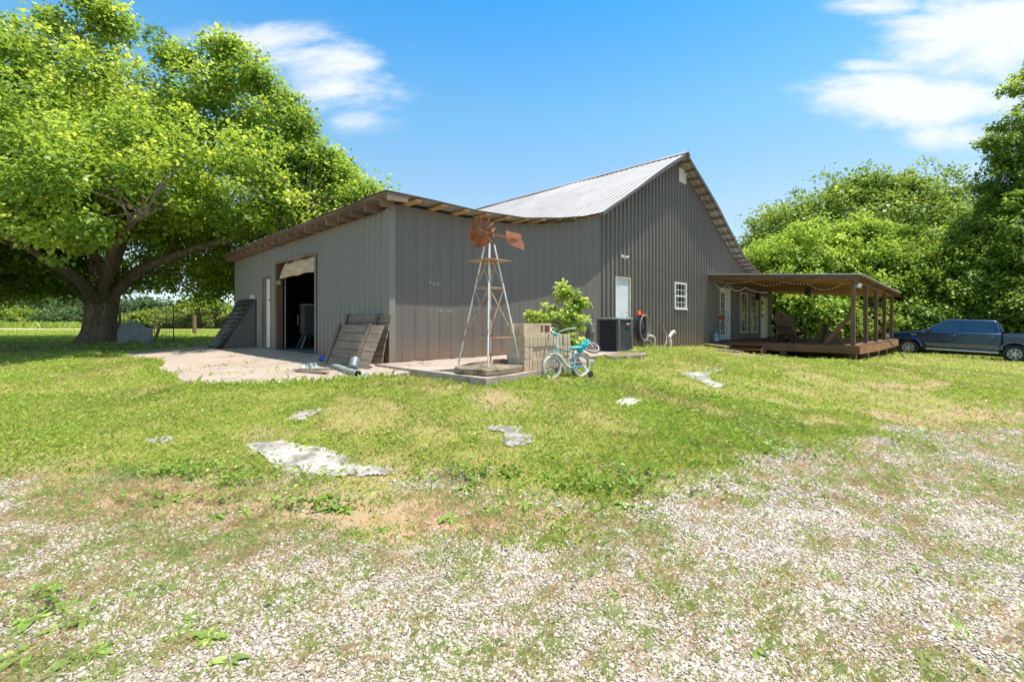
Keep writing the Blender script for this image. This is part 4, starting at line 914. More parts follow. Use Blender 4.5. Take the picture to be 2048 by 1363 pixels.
for k in range(4):
    b = MB(); p0, p1 = lp(k, 0), lp(k, ZT)
    b.tube([p0, p1], .0135, 10); b.build('leg', M['legsteel'], wm)
for z in (.44, 1.22):
    for k in range(4):
        b = MB(); b.beam(lp(k, z), lp(k+1, z), .006, .022); b.build('crosspiece', M['straprust'], wm, smooth=0)
for z0, z1 in ((.44, 1.22), (1.22, 1.72)):
    for k in range(4):
        for a, c in ((k, k+1), (k+1, k)):
            b = MB(); b.beam(lp(a, z0), lp(c, z1), .005, .016); b.build('brace', M['straprust'], wm, smooth=0)
b = MB(); b.box((0, 0, 1.66), (.50, .50, .012), Matrix.Rotation(R_(45), 3, 'Z')); b.box((0, 0, 1.645), (.12, .12, .03)); b.build('platform', simple('platform_tin', (.46, .36, .25), .6, .2, c2=(.38, .17, .08), sc=9), wm, smooth=0)
b = MB(); b.tube([(0, 0, 1.62), (0, 0, 2.1)], .016, 10); b.build('mast', M['legsteel'], wm)
hub = Vector((-.16, .11, 2.10)); axd = Vector((-.80, .55, .04)).normalized()       # wheel faces the camera's left
X_ = axd.cross(Vector((0, 0, 1))).normalized(); Y_ = X_.cross(axd).normalized()
b = MB(); b.torus(hub, axd, .062, .006, 24, 6, .014); b.torus(hub+axd*.0, axd, .20, .004, 36, 6); b.tube([hub-axd*.30, hub+axd*.06], .014, 10); b.lathe(hub, axd, [(-.02, .026), (.05, .026), (.06, .012)], 14)
for k in range(4): a = k*math.pi/2+.4; b.tube([hub, hub+(X_*math.cos(a)+Y_*math.sin(a))*.062], .004, 5)
whl = b.build('wheel', M['rust'], wm)
for k in range(14):
    a0 = k/14*2*math.pi; P = []
    for r, da, tw in ((.065, -.12, 0), (.245, -.17, -.5), (.265, .19, .5), (.065, .14, 0)):
        a = a0+da; P.append(hub+(X_*math.cos(a)+Y_*math.sin(a))*r+axd*(tw*.075+(.0 if r < .1 else .01)))
    b = MB(); b.prism(P, axd*.003); b.build('blade', M['rust'], whl, smooth=0)
tl = Vector((.03, -.02, 2.10)); td = Vector((.45, -.89, -.10)).normalized(); tu = Vector((0, 0, 1))
b = MB(); b.beam(hub-axd*.1, tl+td*.52, .014, .022); b.build('tail_boom', M['rust'], wm, smooth=0)
b = MB(); P = [tl+td*.27+tu*.105, tl+td*.56+tu*.095, tl+td*.555-tu*.01, tl+td*.60-tu*.02, tl+td*.615-tu*.165, tl+td*.29-tu*.10]; b.prism(P, td.cross(tu)*.004); b.build('tail_vane', simple('pale_rust', (.46, .19, .10), .7, .1, c2=(.34, .13, .07), sc=6), wm, smooth=0)
bk = W(1000, 7.75); b = MB(); b.box((bk.x, bk.y, .135), (.22, .10, .065), Matrix.Rotation(HEAD-1.45, 3, 'Z'))
for s in (-.05, .05): q = Vector((bk.x, bk.y, .168))+Matrix.Rotation(HEAD-1.45, 3, 'Z') @ Vector((s, 0, 0)); b.torus(q, (0, 0, 1), .022, .006, 14, 6)
tag(b.build('brick', simple('old_brick', (.26, .13, .08), .9, c2=(.14, .08, .05)), bevel=.004), 'brown cored brick lying on the pad between the windmill legs', 'brick')

# ------------------------------------------------------------------ concrete blocks, each its own
def block_mesh(side):
    b = MB(); L_, Hh, D = .39, .188, .19; t = .034
    b.ab(-L_/2, L_/2, -D/2, -D/2+t, -Hh/2, Hh/2); b.ab(-L_/2, L_/2, D/2-t, D/2, -Hh/2, Hh/2)
    for x in (-L_/2+.018, 0, L_/2-.018-.0): b.ab(x-.017, x+.017, -D/2+t, D/2-t, -Hh/2+.001, Hh/2-.001)
    for s in (-1, 1):                                  # ears at the ends
        for yy in (-.062, .062): b.ab(s*(L_/2+.003)-.006, s*(L_/2+.003)+.006, yy-.030, yy+.030, -Hh/2+.002, Hh/2-.002)
    return b
bp = []
BLK = M['block']
def place_block(x, y, z, rz, tip=0):
    if not bp: o = block_mesh(0).build('concrete_block', BLK, smooth=0); bp.append(o)
    else: o = bp[0].copy(); COL.objects.link(o)
    o.location = (x, y, z); o.rotation_euler = (tip, 0, rz); return o
BG = 'concrete blocks in the stack beside the windmill'
rowlab = ['bottom', 'second', 'third']
X0, Y0 = .677, -2.956
for r in range(3):
    zc = .094+r*.19
    for j in range(6):
        o = place_block(X0+.096+j*.193, Y0+.203+random.uniform(-.014, .014), zc, R_(90)+random.uniform(-.03, .03))
        tag(o, 'end-on concrete block %s of the %s row' % (['at the windmill corner', 'next to the windmill corner', 'left of centre', 'right of centre', 'next to the bicycle end', 'at the bicycle end'][j], rowlab[r]), 'concrete block', BG)
o = place_block(X0+.20, Y0+.10, .094+.57, .015); tag(o, 'long faced pale concrete block on the top front corner of the stack', 'concrete block', BG)
o = place_block(X0+.19, Y0+.31, .094+.57, -.02); tag(o, 'concrete block at the top rear corner of the stack, by the windmill', 'concrete block', BG)
o = place_block(X0+.61, Y0+.22, .094+.57, .06, R_(90)); tag(o, 'concrete block lying on its face, hollow cores showing, on top of the stack', 'concrete block', BG)

# ------------------------------------------------------------------ air conditioner
ac = thing('air_conditioner', 'square grey outdoor air conditioner unit with louvred sides beside the wall', 'air conditioner', (6.40, -.88, .0), R_(0))
AW = .62; AH = .90
b = MB(); b.ab(-AW/2+.03, AW/2-.03, -AW/2+.03, AW/2-.03, .04, AH-.05); b.build('coil', simple('coil_black', (.012, .013, .013), .6), ac, smooth=0)
gm = simple('ac_grey', (.11, .122, .12), .5, .2, c2=(.085, .095, .093))
for sx in (-1, 1):
    for sy in (-1, 1): b = MB(); b.ab(sx*AW/2-.045, sx*AW/2+.045, sy*AW/2-.045, sy*AW/2+.045, .03, AH-.03); b.build('corner_post', gm, ac, bevel=.01)
b = MB(); b.ab(-AW/2-.05, AW/2+.05, -AW/2-.05, AW/2+.05, AH-.045, AH); b.build('top_cap', simple('ac_top', (.28, .31, .31), .45, .2), ac, bevel=.012)
b = MB(); b.torus((0, 0, AH+.01), (0, 0, 1), .22, .006, 28, 6); [b.torus((0, 0, AH+.012), (0, 0, 1), .22-i*.035, .003, 24, 5) for i in range(1, 6)]; b.build('fan_grille', gm, ac)
b = MB(); b.ab(-AW/2-.03, AW/2+.03, -AW/2-.03, AW/2+.03, .0, .04); b.build('base_pan', gm, ac, bevel=.008)
for (cx, cy, dx, dy) in ((0, -AW/2-.012, 1, 0), (0, AW/2+.012, 1, 0), (-AW/2-.012, 0, 0, 1), (AW/2+.012, 0, 0, 1)):
    b = MB(); sg = -1 if (cx+cy) < 0 else 1
    for i in range(15):
        z = .085+i*.053
        if dx: b.box((cx, cy, z), (AW-.09, .045, .006), Matrix.Rotation(R_(sg*-35), 3, 'X'))
        else: b.box((cx, cy, z), (.045, AW-.09, .006), Matrix.Rotation(R_(sg*35), 3, 'Y'))
    b.build('louvre_panel', gm, ac, smooth=0)
b = MB(); b.ab(.0, .17, -AW/2-.058, -AW/2-.052, .70, .765); bd = b.build('badge', simple('badge_red', (.62, .09, .07), .4), ac, smooth=0)
b = MB()
for i in range(6): b.ab(.02+i*.023, .034+i*.023, -AW/2-.062, -AW/2-.0585, .722, .748)
b.build('badge_marks', M['white'], bd, smooth=0)
pa = MB(); pa.ab(5.95, 7.0, -1.35, -.35, -.1, .0-.0035); 
pb2 = MB(); q = [(4.55, -1.98), (5.9, -2.15), (6.55, -1.75), (6.2, -1.1), (5.2, -1.2)]; pb2.prism([(x, y, -.16) for x, y in q], (0, 0, .15)); tag(pb2.build('paving_slab', M['oldconcrete'], bevel=.015), 'cracked concrete slab edging the grass in front of the air conditioner', 'paving slab')
cb = thing('conduit_box', 'small grey electrical disconnect box with a bent conduit on the siding', 'electrical box', (6.40, -.06, .62))
b = MB(); b.ab(-.09, .09, -.09, .02, -.13, .13); b.build('box', M['steel'], cb, bevel=.006)
b = MB(); b.tube([(.0, -.05, -.12), (.0, -.06, -.38), (.08, -.2, -.52), (.4, -.42, -.55)], .014, 8); b.build('conduit', M['black'], cb)
b = MB(); b.tube([(-.05, -.03, -.12), (-.07, -.05, -.5), (-.05, -.12, -.6)], .012, 8); b.build('conduit', M['steel'], cb)
# hose hanger, hose, pipes
hz = thing('hose_hanger', 'bright orange hose hanger on the gable siding', 'hose hanger', (9.12, -.03, 1.02))
b = MB(); b.box((0, -.09, 0), (.32, .16, .035)); b.tube([(-.15, -.16, 0), (-.15, -.17, .07)], .012); b.tube([(.15, -.16, 0), (.15, -.17, .07)], .012); b.box((0, -.01, .06), (.2, .02, .16)); b.build('bracket', simple('orange_plastic', (.85, .16, .03), .45), hz, bevel=.006)
h = MB(); 
for k in range(9):
    P = []; rx = .22+random.uniform(-.05, .04); rz = .42+random.uniform(-.08, .05); cx = 9.12+random.uniform(-.03, .04)
    for i in range(25): a = i/24*2*math.pi; P.append((cx+rx*math.sin(a)*(1+.25*(a > math.pi)), -.09-.008*k, 1.03-rz+rz*math.cos(a)))
    h.tube(P, .013, 6)
h.m = 0; tag(h.build('garden_hose', M['black']), 'coiled black garden hose hanging on the orange hanger', 'hose')
h = MB()
for k in range(2):
    P = [(9.18+(.27+.03*k)*math.sin(a), -.185-.03*k, .60+.42*math.cos(a)) for a in np.linspace(0, 6.283, 26)]; h.tube(P, .013, 6)
P = [(9.3, -.2, .25), (9.6, -.35, .02), (10.0, -.4, -.06), (10.4, -.3, .05), (10.62, -.2, .35), (10.55, -.1, .62)]
from mathutils.geometry import interpolate_bezier
Q = []
for i in range(len(P)-1):
    a = Vector(P[i]); c = Vector(P[i+1]); m0 = (Vector(P[i+1])-Vector(P[max(i-1, 0)]))/6; m1 = (Vector(P[min(i+2, len(P)-1)])-a)/6; Q += interpolate_bezier(a, a+m0, c-m1, c, 9)[:-1]
h.tube(Q, .014, 6); tag(h.build('garden_hose', simple('grey_hose', (.34, .33, .32), .5)), 'pale grey garden hose running from the coil to the tap', 'hose')
tp = thing('garden_tap', 'small brass garden tap on the gable wall with the grey hose attached', 'tap', (10.50, -.03, .66))
b = MB(); b.tube([(0, .02, 0), (0, -.08, 0), (.03, -.1, -.05)], .014); b.build('spout', simple('brass', (.5, .25, .12), .4, .8), tp); b = MB(); b.torus((0, -.06, .05), (0, 1, .3), .03, .007, 14, 6); b.build('handle', simple('tap_red', (.4, .06, .04), .5), tp)
def pipe(name, P, r, label, m):
    b = MB(); b.tube(P, r, 12); e = b; e.torus(P[1], (0, 0, 1), r*.9, r*.35, 14, 6); return tag(b.build(name, m), label, 'pipe')
pipe('bent_pipe', [(9.62, .0, .34), (9.62, -.10, .34), (9.75, -.16, .32), (9.85, -.18, .26), (9.86, -.18, -.15)], .035, 'white plastic pipe elbow leaving the gable wall beside the hose', M['pvc'])
pipe('vent_pipe', [(10.62, -.35, -.12), (10.62, -.35, .12), (10.60, -.33, .28), (10.78, -.33, .42), (10.92, -.33, .46), (10.98, -.33, .40)], .055, 'stout cream plastic pipe with a hooked top near the tap', M['pvc'])
# ------------------------------------------------------------------ leaning and lying things by the shed
def planks(name, label, y0, y1, xb, xt, zb, zt, nb, bat, m):
    t = thing(name, label, 'wooden panel', (0, 0, 0), 0, None)
    d = Vector((xt-xb, 0, zt-zb)); 
    for i in range(nb):
        a = Vector((xb, 0, zb))+d*(i/nb+.006); c = Vector((xb, 0, zb))+d*((i+1)/nb-.006); j0, j1 = random.uniform(-.02, .02), random.uniform(-.02, .02)
        b = MB(); n_ = Vector((-d.z, 0, d.x)).normalized()*.012
        b.prism([(a.x-n_.x, y0+j0, a.z-n_.z), (c.x-n_.x, y0+j0, c.z-n_.z), (c.x+n_.x, y0+j0, c.z+n_.z), (a.x+n_.x, y0+j0, a.z+n_.z)], (0, y1-y0+j1, 0)); b.build('plank', m, t, bevel=.003, smooth=0)
    for yy in bat:
        b = MB(); n_ = Vector((-d.z, 0, abs(d.x))).normalized(); o_ = n_*.035
        a = Vector((xb, yy, zb-.02))+o_; c = Vector((xt, yy, zt+.02))+o_; b.beam(a, c, .10, .035, up=n_); b.build('batten', M['greywood_z'], t, bevel=.003, smooth=0)
    return t
planks('wooden_panel', 'taller weathered plank panel leaning on the siding at the shed corner', -.15, 1.9, -.26, -.06, -.03, .92, 6, (1.66, .32), M['greywood'])
planks('wooden_panel', 'lower weathered plank panel with two battens leaning in front of the taller one', -.38, 1.55, -.66, -.34, -.07, .72, 5, (1.38, .10), M['greywood'])
pv = W(700, 8.15)
b = MB(); A = Vector((-1.05, 1.1, -.06)); C_ = Vector((-1.05, -.62, -.07))
p1 = W(668, 8.9); p2 = W(716, 7.65)
A = Vector((p1.x, p1.y, -.05)); C_ = Vector((p2.x, p2.y, -.07)); d = (C_-A).normalized(); ax = d
b.lathe(A, d, [(0, .05), (.3, .055), ((C_-A).length-.03, .062), ((C_-A).length, .068), ((C_-A).length, .054), (.1, .045)], 20, caps=False); tag(b.build('downspout_pipe', simple('pipe_grey', (.30, .34, .32), .6, c2=(.2, .22, .2))), 'grey green plastic pipe lying on the concrete before the plank panels', 'pipe')
b = MB(); p1 = W(641, 10.1); p2 = W(662, 10.0); b.lathe((p1.x, p1.y, .0), (p2-p1).normalized(), [(0, .02), (.02, .075), (.3, .08), (.36, .05), (.44, .02)], 18); tag(b.build('blue_drum', simple('blue_plastic', (.02, .10, .36), .35)), 'small blue plastic bottle lying by the garage opening', 'bottle')
def crumple(px, Z, w_, h_, label, m, z0, seed):
    c = W(px, Z); b = MB(); n_ = 14; rs = random.Random(seed)
    H = [[rs.random() for _ in range(n_)] for _ in range(n_)]
    for i in range(n_):
        for j in range(n_):
            u, v = i/(n_-1)-.5, j/(n_-1)-.5; r = max(0, 1-(u*u+v*v)*4)
            b.v.append((c.x+RT.x*u*w_+FW.x*v*h_+rs.uniform(-.02, .02), c.y+RT.y*u*w_+FW.y*v*h_+rs.uniform(-.02, .02), z0+H[i][j]*.11*(.3+r)))
    for i in range(n_-1):
        for j in range(n_-1): b.f.append((i*n_+j, (i+1)*n_+j, (i+1)*n_+j+1, i*n_+j+1))
    b.mi = [0]*len(b.f); o = b.build('crumpled_sheet', m, smooth=40); sm_ = o.modifiers.new('s', 'SOLIDIFY'); sm_.thickness = .004; return tag(o, label, 'plastic sheet')
crumple(735, 7.75, .36, .42, 'crumpled white plastic sheeting on the broken edge of the concrete', simple('white_sheet', (.55, .55, .56), .4, c2=(.35, .34, .38)), -.15, 3)
crumple(622, 9.2, .30, .25, 'small crumpled grey foil scrap near the blue bottle', simple('grey_foil', (.42, .45, .47), .35, .3), -.12, 5)
bk_ = MB(); c = W(711, 8.1); bk_.lathe((c.x-.05, c.y, -.02), (.3, .3, .5), [(0, .06), (.02, .085), (.2, .085), (.22, .06)], 14); tag(bk_.build('wire_spool', simple('spool', (.20, .23, .24), .5, .3)), 'small grey spool resting between the pipe and the plank panel', 'spool')
for (a, c, lab) in (((600, 8.9), (690, 8.6), 'thin grey board lying along the foot of the plank panels'), ((590, 8.7), (655, 8.15), 'short brown board lying flat on the shaded concrete apron')):
    p1, p2 = W(*a), W(*c); b = MB(); b.beam((p1.x, p1.y, -.10), (p2.x, p2.y, -.09), .09, .025); tag(b.build('loose_board', M['greywood'], bevel=.003, smooth=0), lab, 'board')
# smoker cabinet in the garage mouth
sm = thing('smoker_cabinet', 'black steel smoker cabinet standing on splayed legs inside the garage opening', 'smoker', (.95, 6.1, -.005), R_(-12))
b = MB(); b.ab(-.33, .33, -.33, .33, .40, 1.28); b.build('cabinet', simple('smoker_black', (.05, .055, .055), .4, .3), sm, bevel=.012)
b = MB(); b.ab(-.362, -.335, -.31, .31, .43, 1.25); b.build('door', simple('smoker_door', (.16, .17, .17), .35, .5), sm, bevel=.008)
b = MB(); b.tube([(-.39, .24, .7), (-.42, .24, .72), (-.42, .24, .98), (-.39, .24, 1.0)], .01); b.build('door_handle', M['steel'], sm)
b = MB(); b.ab(-.37, .37, -.37, .37, 1.28, 1.31); b.build('top', M['steel'], sm, bevel=.004)
for sx in (-1, 1):
    for sy in (-1, 1): b = MB(); b.beam((sx*.26, sy*.26, .40), (sx*.42, sy*.42, 0), .06, .05); b.build('leg', simple('leg_grey', (.12, .125, .125), .5, .3), sm, smooth=0)
for (x, y, z0, z1, xx, yy, m_) in ((3.2, 5.0, 0, 1.6, 1.2, .5, 'oldwood'), (2.4, 8.3, 0, .9, 1.8, .6, 'oldwood_y')):
    t = thing('storage_shelf', 'dim wooden shelf deep inside the dark garage' if xx < 1.5 else 'dim wooden workbench against the back of the dark garage', 'shelf' if xx < 1.5 else 'workbench', (x, y, 0))
    for k in range(3): b = MB(); zz = z1*(k+1)/3; b.ab(-xx/2, xx/2, -yy/2, yy/2, zz-.03, zz); b.build('shelf_board', M[m_], t, smooth=0)
    for sx in (-1, 1):
        for sy in (-1, 1): b = MB(); b.ab(sx*(xx/2-.05)-.03, sx*(xx/2-.05)+.03, sy*(yy/2-.04)-.03, sy*(yy/2-.04)+.03, 0, z1-.03); b.build('leg', M[m_], t, smooth=0)
# black truck bed liner leaning on the side wall
bl = thing('bed_liner', 'black plastic truck bed liner leaning against the side of the shed', 'bed liner', (0, 0, 0))
def lin(s, t, o=0.0):          # s: 0 at the foot .. 1 at the wall, t along the wall
    n_ = Vector((-1.62, 0, 1.28)).normalized()
    p = Vector((-.86+.76*s, 8.3+1.75*t+(1-s)*(1.15-.5*t), -.05+1.58*s-.08*math.sin(s*3.14))); return p+n_*o
b = MB(); nb = 36; mb_ = 12
for i in range(nb+1):
    for j in range(mb_+1): b.v.append(lin(i/nb, j/mb_, .022*(i % 3 == 1)))
for i in range(nb):
    for j in range(mb_): q = i*(mb_+1)+j; b.f.append((q, q+mb_+1, q+mb_+2, q+1))
b.mi = [0]*len(b.f); lo_ = b.build('floor_panel', M['black'], bl, smooth=0); s_ = lo_.modifiers.new('s', 'SOLIDIFY'); s_.thickness = .02; s_.offset = -1
b = MB()
for k in range(7):
    s0 = .08+k*.12; 
    for q in range(3): a, c = lin(s0+q*.025, .25, .035), lin(s0+q*.025+.0, .62, .035); b.beam(a, c, .02, .012)
b.build('raised_ribs', simple('scuffed_plastic', (.20, .22, .22), .45), bl, smooth=0)
for tt, nm in ((0.0, 'side_flange'), (1.0, 'side_flange')):
    b = MB(); P0 = []
    for i in range(17):
        s = i/16; a = lin(s, tt, .0); c = lin(s, tt, -.30*math.sin(min(1, s*1.4+.1)*1.9)); b.v += [tuple(a), tuple(c)]
    for i in range(16): b.f.append((2*i, 2*i+2, 2*i+3, 2*i+1))
    b.mi = [0]*len(b.f); o = b.build(nm, M['black'], bl, smooth=0); s_ = o.modifiers.new('s', 'SOLIDIFY'); s_.thickness = .02
b = MB(); b.prism([(-.05, 8.28, 1.48), (-.05, 8.28, -.02), (-.74, 9.2, -.04)], (0, .03, 0)); b.build('liner_shade_sheet', M['black'], bl, smooth=0)  # black sheet added in place of the shade beneath the leaning liner
# arched board, fence, post
bd = W(271, 18.0); ab_ = thing('arched_board', 'grey arched headboard like panel standing by the tree trunk', 'headboard', (bd.x, bd.y, g1(bd.x, bd.y)-.02), HEAD-math.pi/2)
b = MB(); P = [(-.70, 0, 0), (-.70, 0, .42)]+[(-.13+.57*math.cos(a), 0, .42+.46*math.sin(a)) for a in np.linspace(math.pi, .62, 18)]+[(.42, 0, .62), (.64, 0, .62), (.60, 0, 0), (.2, 0, 0), (.17, 0, .14), (-.25, 0, .16), (-.3, 0, 0)]
b.prism(P, (0, .05, 0)); b.build('panel', simple('weathered_grey', (.27, .30, .29), .8, c2=(.18, .20, .19), sc=3), ab_, bevel=.006, smooth=0)
b = MB(); b.beam((.64, .05, 0), (.68, .3, .60), .04, .10); b.build('side_rail', M['oldwood'], ab_, smooth=0)
sc_ = MB(); q = W(244, 17.2); sc_.box((q.x, q.y, g1(q.x, q.y)+.03), (.5, .18, .04), Matrix.Rotation(.5, 3, 'Z')); tag(sc_.build('board_scrap', M['greywood'], bevel=.004), 'broken grey board scrap in the grass at the foot of the arched board', 'board')
def wire_fence(name, A, B, h, posts, label, nv, nh):
    t = thing(name, label, 'fence', (0, 0, 0)); A = Vector((A.x, A.y, 0)); B = Vector((B.x, B.y, 0)); b = MB()
    for i in range(nv+1): p = A.lerp(B, i/nv); z = g1(p.x, p.y); b.tube([(p.x, p.y, z), (p.x+.02, p.y, z+h)], .0045, 4, caps=False)
    for j in range(nh+1):
        P = [(lambda p: (p.x, p.y, g1(p.x, p.y)+.05+(h-.05)*j/nh))(A.lerp(B, i/8)) for i in range(9)]; b.tube(P, .0045 if j < nh else .012, 4, caps=False)
    b.build('wire_mesh', simple('fence_wire', (.10, .09, .08), .7, .3), t)
    for (s, r, lean, hh) in posts:
        p = A.lerp(B, s); z = g1(p.x, p.y); b = MB(); b.tube([(p.x, p.y, z-.1), (p.x+lean, p.y-lean*.5, z+hh)], r, 8); b.build('post', M['oldwood'] if r > .03 else M['blackmetal'], t)
wire_fence('wire_fence', W(225, 19.6), W(347, 19.6), 1.5, ((.12, .045, 0, 1.42), (1.0, .02, 0, 1.5), (.0, .02, 0, 1.2)), 'wire mesh gate panel with a dark post beside the big tree', 16, 9)
wire_fence('wire_fence', W(300, 29), W(600, 33), 1.45, ((.02, .04, .15, 1.3), (.27, .11, 0, 1.25), (.62, .04, 0, 1.3), (1, .05, 0, 1.3)), 'long woven wire fence with a wooden post across the field behind', 70, 8)
vn = thing('white_shed', 'distant small white outbuilding seen past the tree trunk', 'shed', (W(236, 95).x, W(236, 95).y, -.1), HEAD-math.pi/2)
b = MB(); b.ab(-2.6, 2.6, -1.5, 1.5, 0, 2.0); b.build('wall', M['white'], vn, smooth=0); b = MB(); b.prism([(-2.8, -1.7, 1.95), (2.8, -1.7, 1.95), (2.8, 0, 2.7), (-2.8, 0, 2.7)], (0, 0, .1)); b.prism([(-2.8, 1.7, 1.95), (2.8, 1.7, 1.95), (2.8, 0, 2.7), (-2.8, 0, 2.7)], (0, 0, .1)); b.build('roof', M['steel'], vn, smooth=0)
b = MB(); b.ab(-.4, .4, -1.53, -1.49, .1, 1.7); b.build('door', M['oldwood'], vn, smooth=0)

# ------------------------------------------------------------------ bicycles
def wheel_parts(parent, c, Rr, r, tyre_m, rim_m, ax=(0, 1, 0), nsp=16):
    c = Vector(c); b = MB(); b.torus(c, ax, Rr-r, r, 40, 10); w_ = b.build('wheel', tyre_m, parent)
    b = MB(); b.torus(c, ax, Rr-2*r-.004, .007, 40, 6, .012); b.lathe(c-Vector(ax)*.035, ax, [(0, .014), (.01, .02), (.06, .02), (.07, .014)], 12); b.build('rim', rim_m, w_)
    b = MB(); axv = Vector(ax).normalized(); x = axv.orthogonal().normalized(); y = axv.cross(x)
    for i in range(nsp):
        a = i/nsp*2*math.pi; d = x*math.cos(a)+y*math.sin(a); b.tube([c+axv*(.025 if i % 2 else -.025), c+d*(Rr-2*r-.004)], .0016, 4, caps=False)
    b.build('spokes', M['steel'], w_); return w_
teal = simple('teal_paint', (.10, .42, .45), .3, c2=(.08, .36, .40)); cream_p = simple('cream_paint', (.62, .62, .50), .35); wtyre = simple('white_tyre', (.58, .57, .56), .8, c2=(.42, .41, .40)); ball = simple('turquoise_plastic', (.05, .55, .62), .35)
F1 = W(1098, 7.55); R1 = W(1163, 7.98); zf = -.165
dirv = Vector((F1.x-R1.x, F1.y-R1.y, 0)); rzb = math.atan2(dirv.y, dirv.x)
# local x forwards (to the front wheel), origin under the rear hub
bike = thing('bicycle', 'small turquoise and cream bicycle with white tyres parked on the grass by the blocks', 'bicycle', (R1.x, R1.y, g1(R1.x, R1.y)+.005), rzb)
WB = max(.60, dirv.length); RW = .20; dz = 0.0; WB = .66
wheel_parts(bike, (WB, 0, RW), RW, .024, wtyre, M['steel']); wheel_parts(bike, (0, 0, RW), RW, .024, wtyre, M['steel'])
b = MB(); bb = Vector((.27, 0, .17)); head_t = Vector((WB-.10, 0, .50)); head_b = Vector((WB-.055, 0, .40)); seat_t = Vector((.19, 0, .44))
P = [head_b+Vector((.0, 0, .04)), Vector((.47, 0, .36)), Vector((.37, 0, .23)), bb]; b.tube(P, [.020, .026, .026, .024], 12); b.build('down_tube', cream_p, bike)
b = MB(); P = [head_t, Vector((.42, 0, .46)), Vector((.28, 0, .45)), Vector((.14, 0, .38)), Vector((0, .04, RW))]; b.tube(P, .011, 8); P[-1] = Vector((0, -.04, RW)); b.tube(P, .011, 8)
b.tube([bb, seat_t], .014, 10); b.tube([bb, (0, .05, RW)], .010, 8); b.tube([bb, (0, -.05, RW)], .010, 8); b.tube([head_t+Vector((-.005, 0, .02)), head_b-Vector((-.005, 0, .02))], .019, 12); b.build('frame', teal, bike)
b = MB()
for s in (-1, 1): b.tube([head_b, head_b+Vector((.01, s*.05, -.02)), (WB, s*.052, RW)], .011, 8)
b.tube([head_b-Vector((0, 0, .0)), head_b+Vector((.0, 0, -.02))], .02, 10); b.build('fork', simple('silver_paint', (.55, .56, .56), .35, .5), bike)
b = MB(); st_ = head_t+Vector((-.015, 0, .08)); b.tube([head_t, st_, st_+Vector((.02, 0, .14))], .012, 8)
for s in (-1, 1): b.tube([st_+Vector((.02, 0, .14)), st_+Vector((.03, s*.10, .20)), st_+Vector((-.02, s*.20, .24)), st_+Vector((-.12, s*.27, .25))], .010, 8)
hb = b.build('handlebar', M['white'], bike)
b = MB()
for s in (-1, 1): b.tube([st_+Vector((-.03, s*.215, .24)), st_+Vector((-.15, s*.28, .25))], .015, 8)
b.build('grip', simple('grip_grey', (.35, .36, .36), .7), hb)
b = MB(); b.blob(tuple(st_+Vector((.05, 0, .15))), (.03, .06, .035), 10, 6); b.build('bar_pad', teal, hb)
b = MB(); b.blob((.15, 0, .50), (.13, .065, .03), 16, 8); b.blob((.08, 0, .505), (.07, .085, .03), 14, 8); b.build('saddle', teal, bike)
b = MB(); b.tube([seat_t, (.165, 0, .50)], .011, 8); b.build('seat_post', M['steel'], bike)
b = MB(); b.torus(bb, (0, 1, 0), .06, .004, 26, 6, .004); b.prism([bb+Vector((-.30, -.045, -.015)), bb+Vector((.075, -.045, -.07)), bb+Vector((.09, -.045, .0)), bb+Vector((.06, -.045, .07)), bb+Vector((-.28, -.045, .05))], (0, .006, 0)); b.build('chain_guard', simple('guard_white', (.6, .6, .58), .4), bike)
b = MB(); b.tube([bb+Vector((0, -.06, 0)), bb+Vector((.06, -.07, -.08)), bb+Vector((.06, -.13, -.08))], .008, 6); b.tube([bb+Vector((0, .06, 0)), bb+Vector((-.06, .07, .08)), bb+Vector((-.06, .13, .08))], .008, 6); b.build('crank', M['steel'], bike)
for s, p in ((-1, (.33, -.15, .09)), (1, (.21, .15, .25))): b = MB(); b.box(p, (.09, .07, .025)); b.build('pedal', simple('pedal_maroon', (.22, .03, .06), .5), bike, bevel=.004)
for s in (-1, 1):
    b = MB(); b.beam((0, s*.06, RW), (-.02, s*.17, .075), .02, .006); tw = b.build('training_wheel', M['white'], bike); b = MB(); b.torus((-.02, s*.19, .062), (0, 1, 0), .048, .013, 22, 8); b.lathe((-.02, s*.19-.01, .062), (0, 1, 0), [(0, .04), (.02, .04)], 18); b.build('tyre', M['black'], tw)
for (x, a0, a1) in ((0, .5, 2.6), (WB, .3, 1.8)):
    b = MB(); n_ = 14
    for i in range(n_+1):
        a = a0+(a1-a0)*i/n_
        for y in (-.032, 0, .032): rr = RW+.022-abs(y)*.25; b.v.append((x-rr*math.cos(a), y, RW+rr*math.sin(a)))
    for i in range(n_):
        for j in range(2): q = i*3+j; b.f.append((q, q+3, q+4, q+1))
    b.mi = [0]*len(b.f); b.build('mudguard', simple('mudguard_white', (.62, .62, .6), .4), bike)
# doll seat behind the saddle
ds = thing('doll_seat', 'bright turquoise plastic doll carrier seat fixed behind the bicycle saddle', 'doll seat', (R1.x, R1.y, g1(R1.x, R1.y)+.005), rzb)
b = MB(); nu, nv_ = 18, 7
for j in range(nv_+1):
    t = j/nv_; r = .045+.05*t
    for i in range(nu):
        a = 2*math.pi*i/nu; bk2 = max(0, -math.cos(a)); b.v.append((-.02-.03*t+r*math.cos(a)*1.1, r*math.sin(a), .46+.11*t+.07*t*bk2**2-.02*t*abs(math.sin(a))))
for j in range(nv_):
    for i in range(nu): b.f.append((j*nu+i, j*nu+(i+1) % nu, (j+1)*nu+(i+1) % nu, (j+1)*nu+i))
b.f.append(tuple(range(nu-1, -1, -1))); b.mi = [0]*len(b.f); o = b.build('seat_shell', ball, ds); s_ = o.modifiers.new('s', 'SOLIDIFY'); s_.thickness = .01
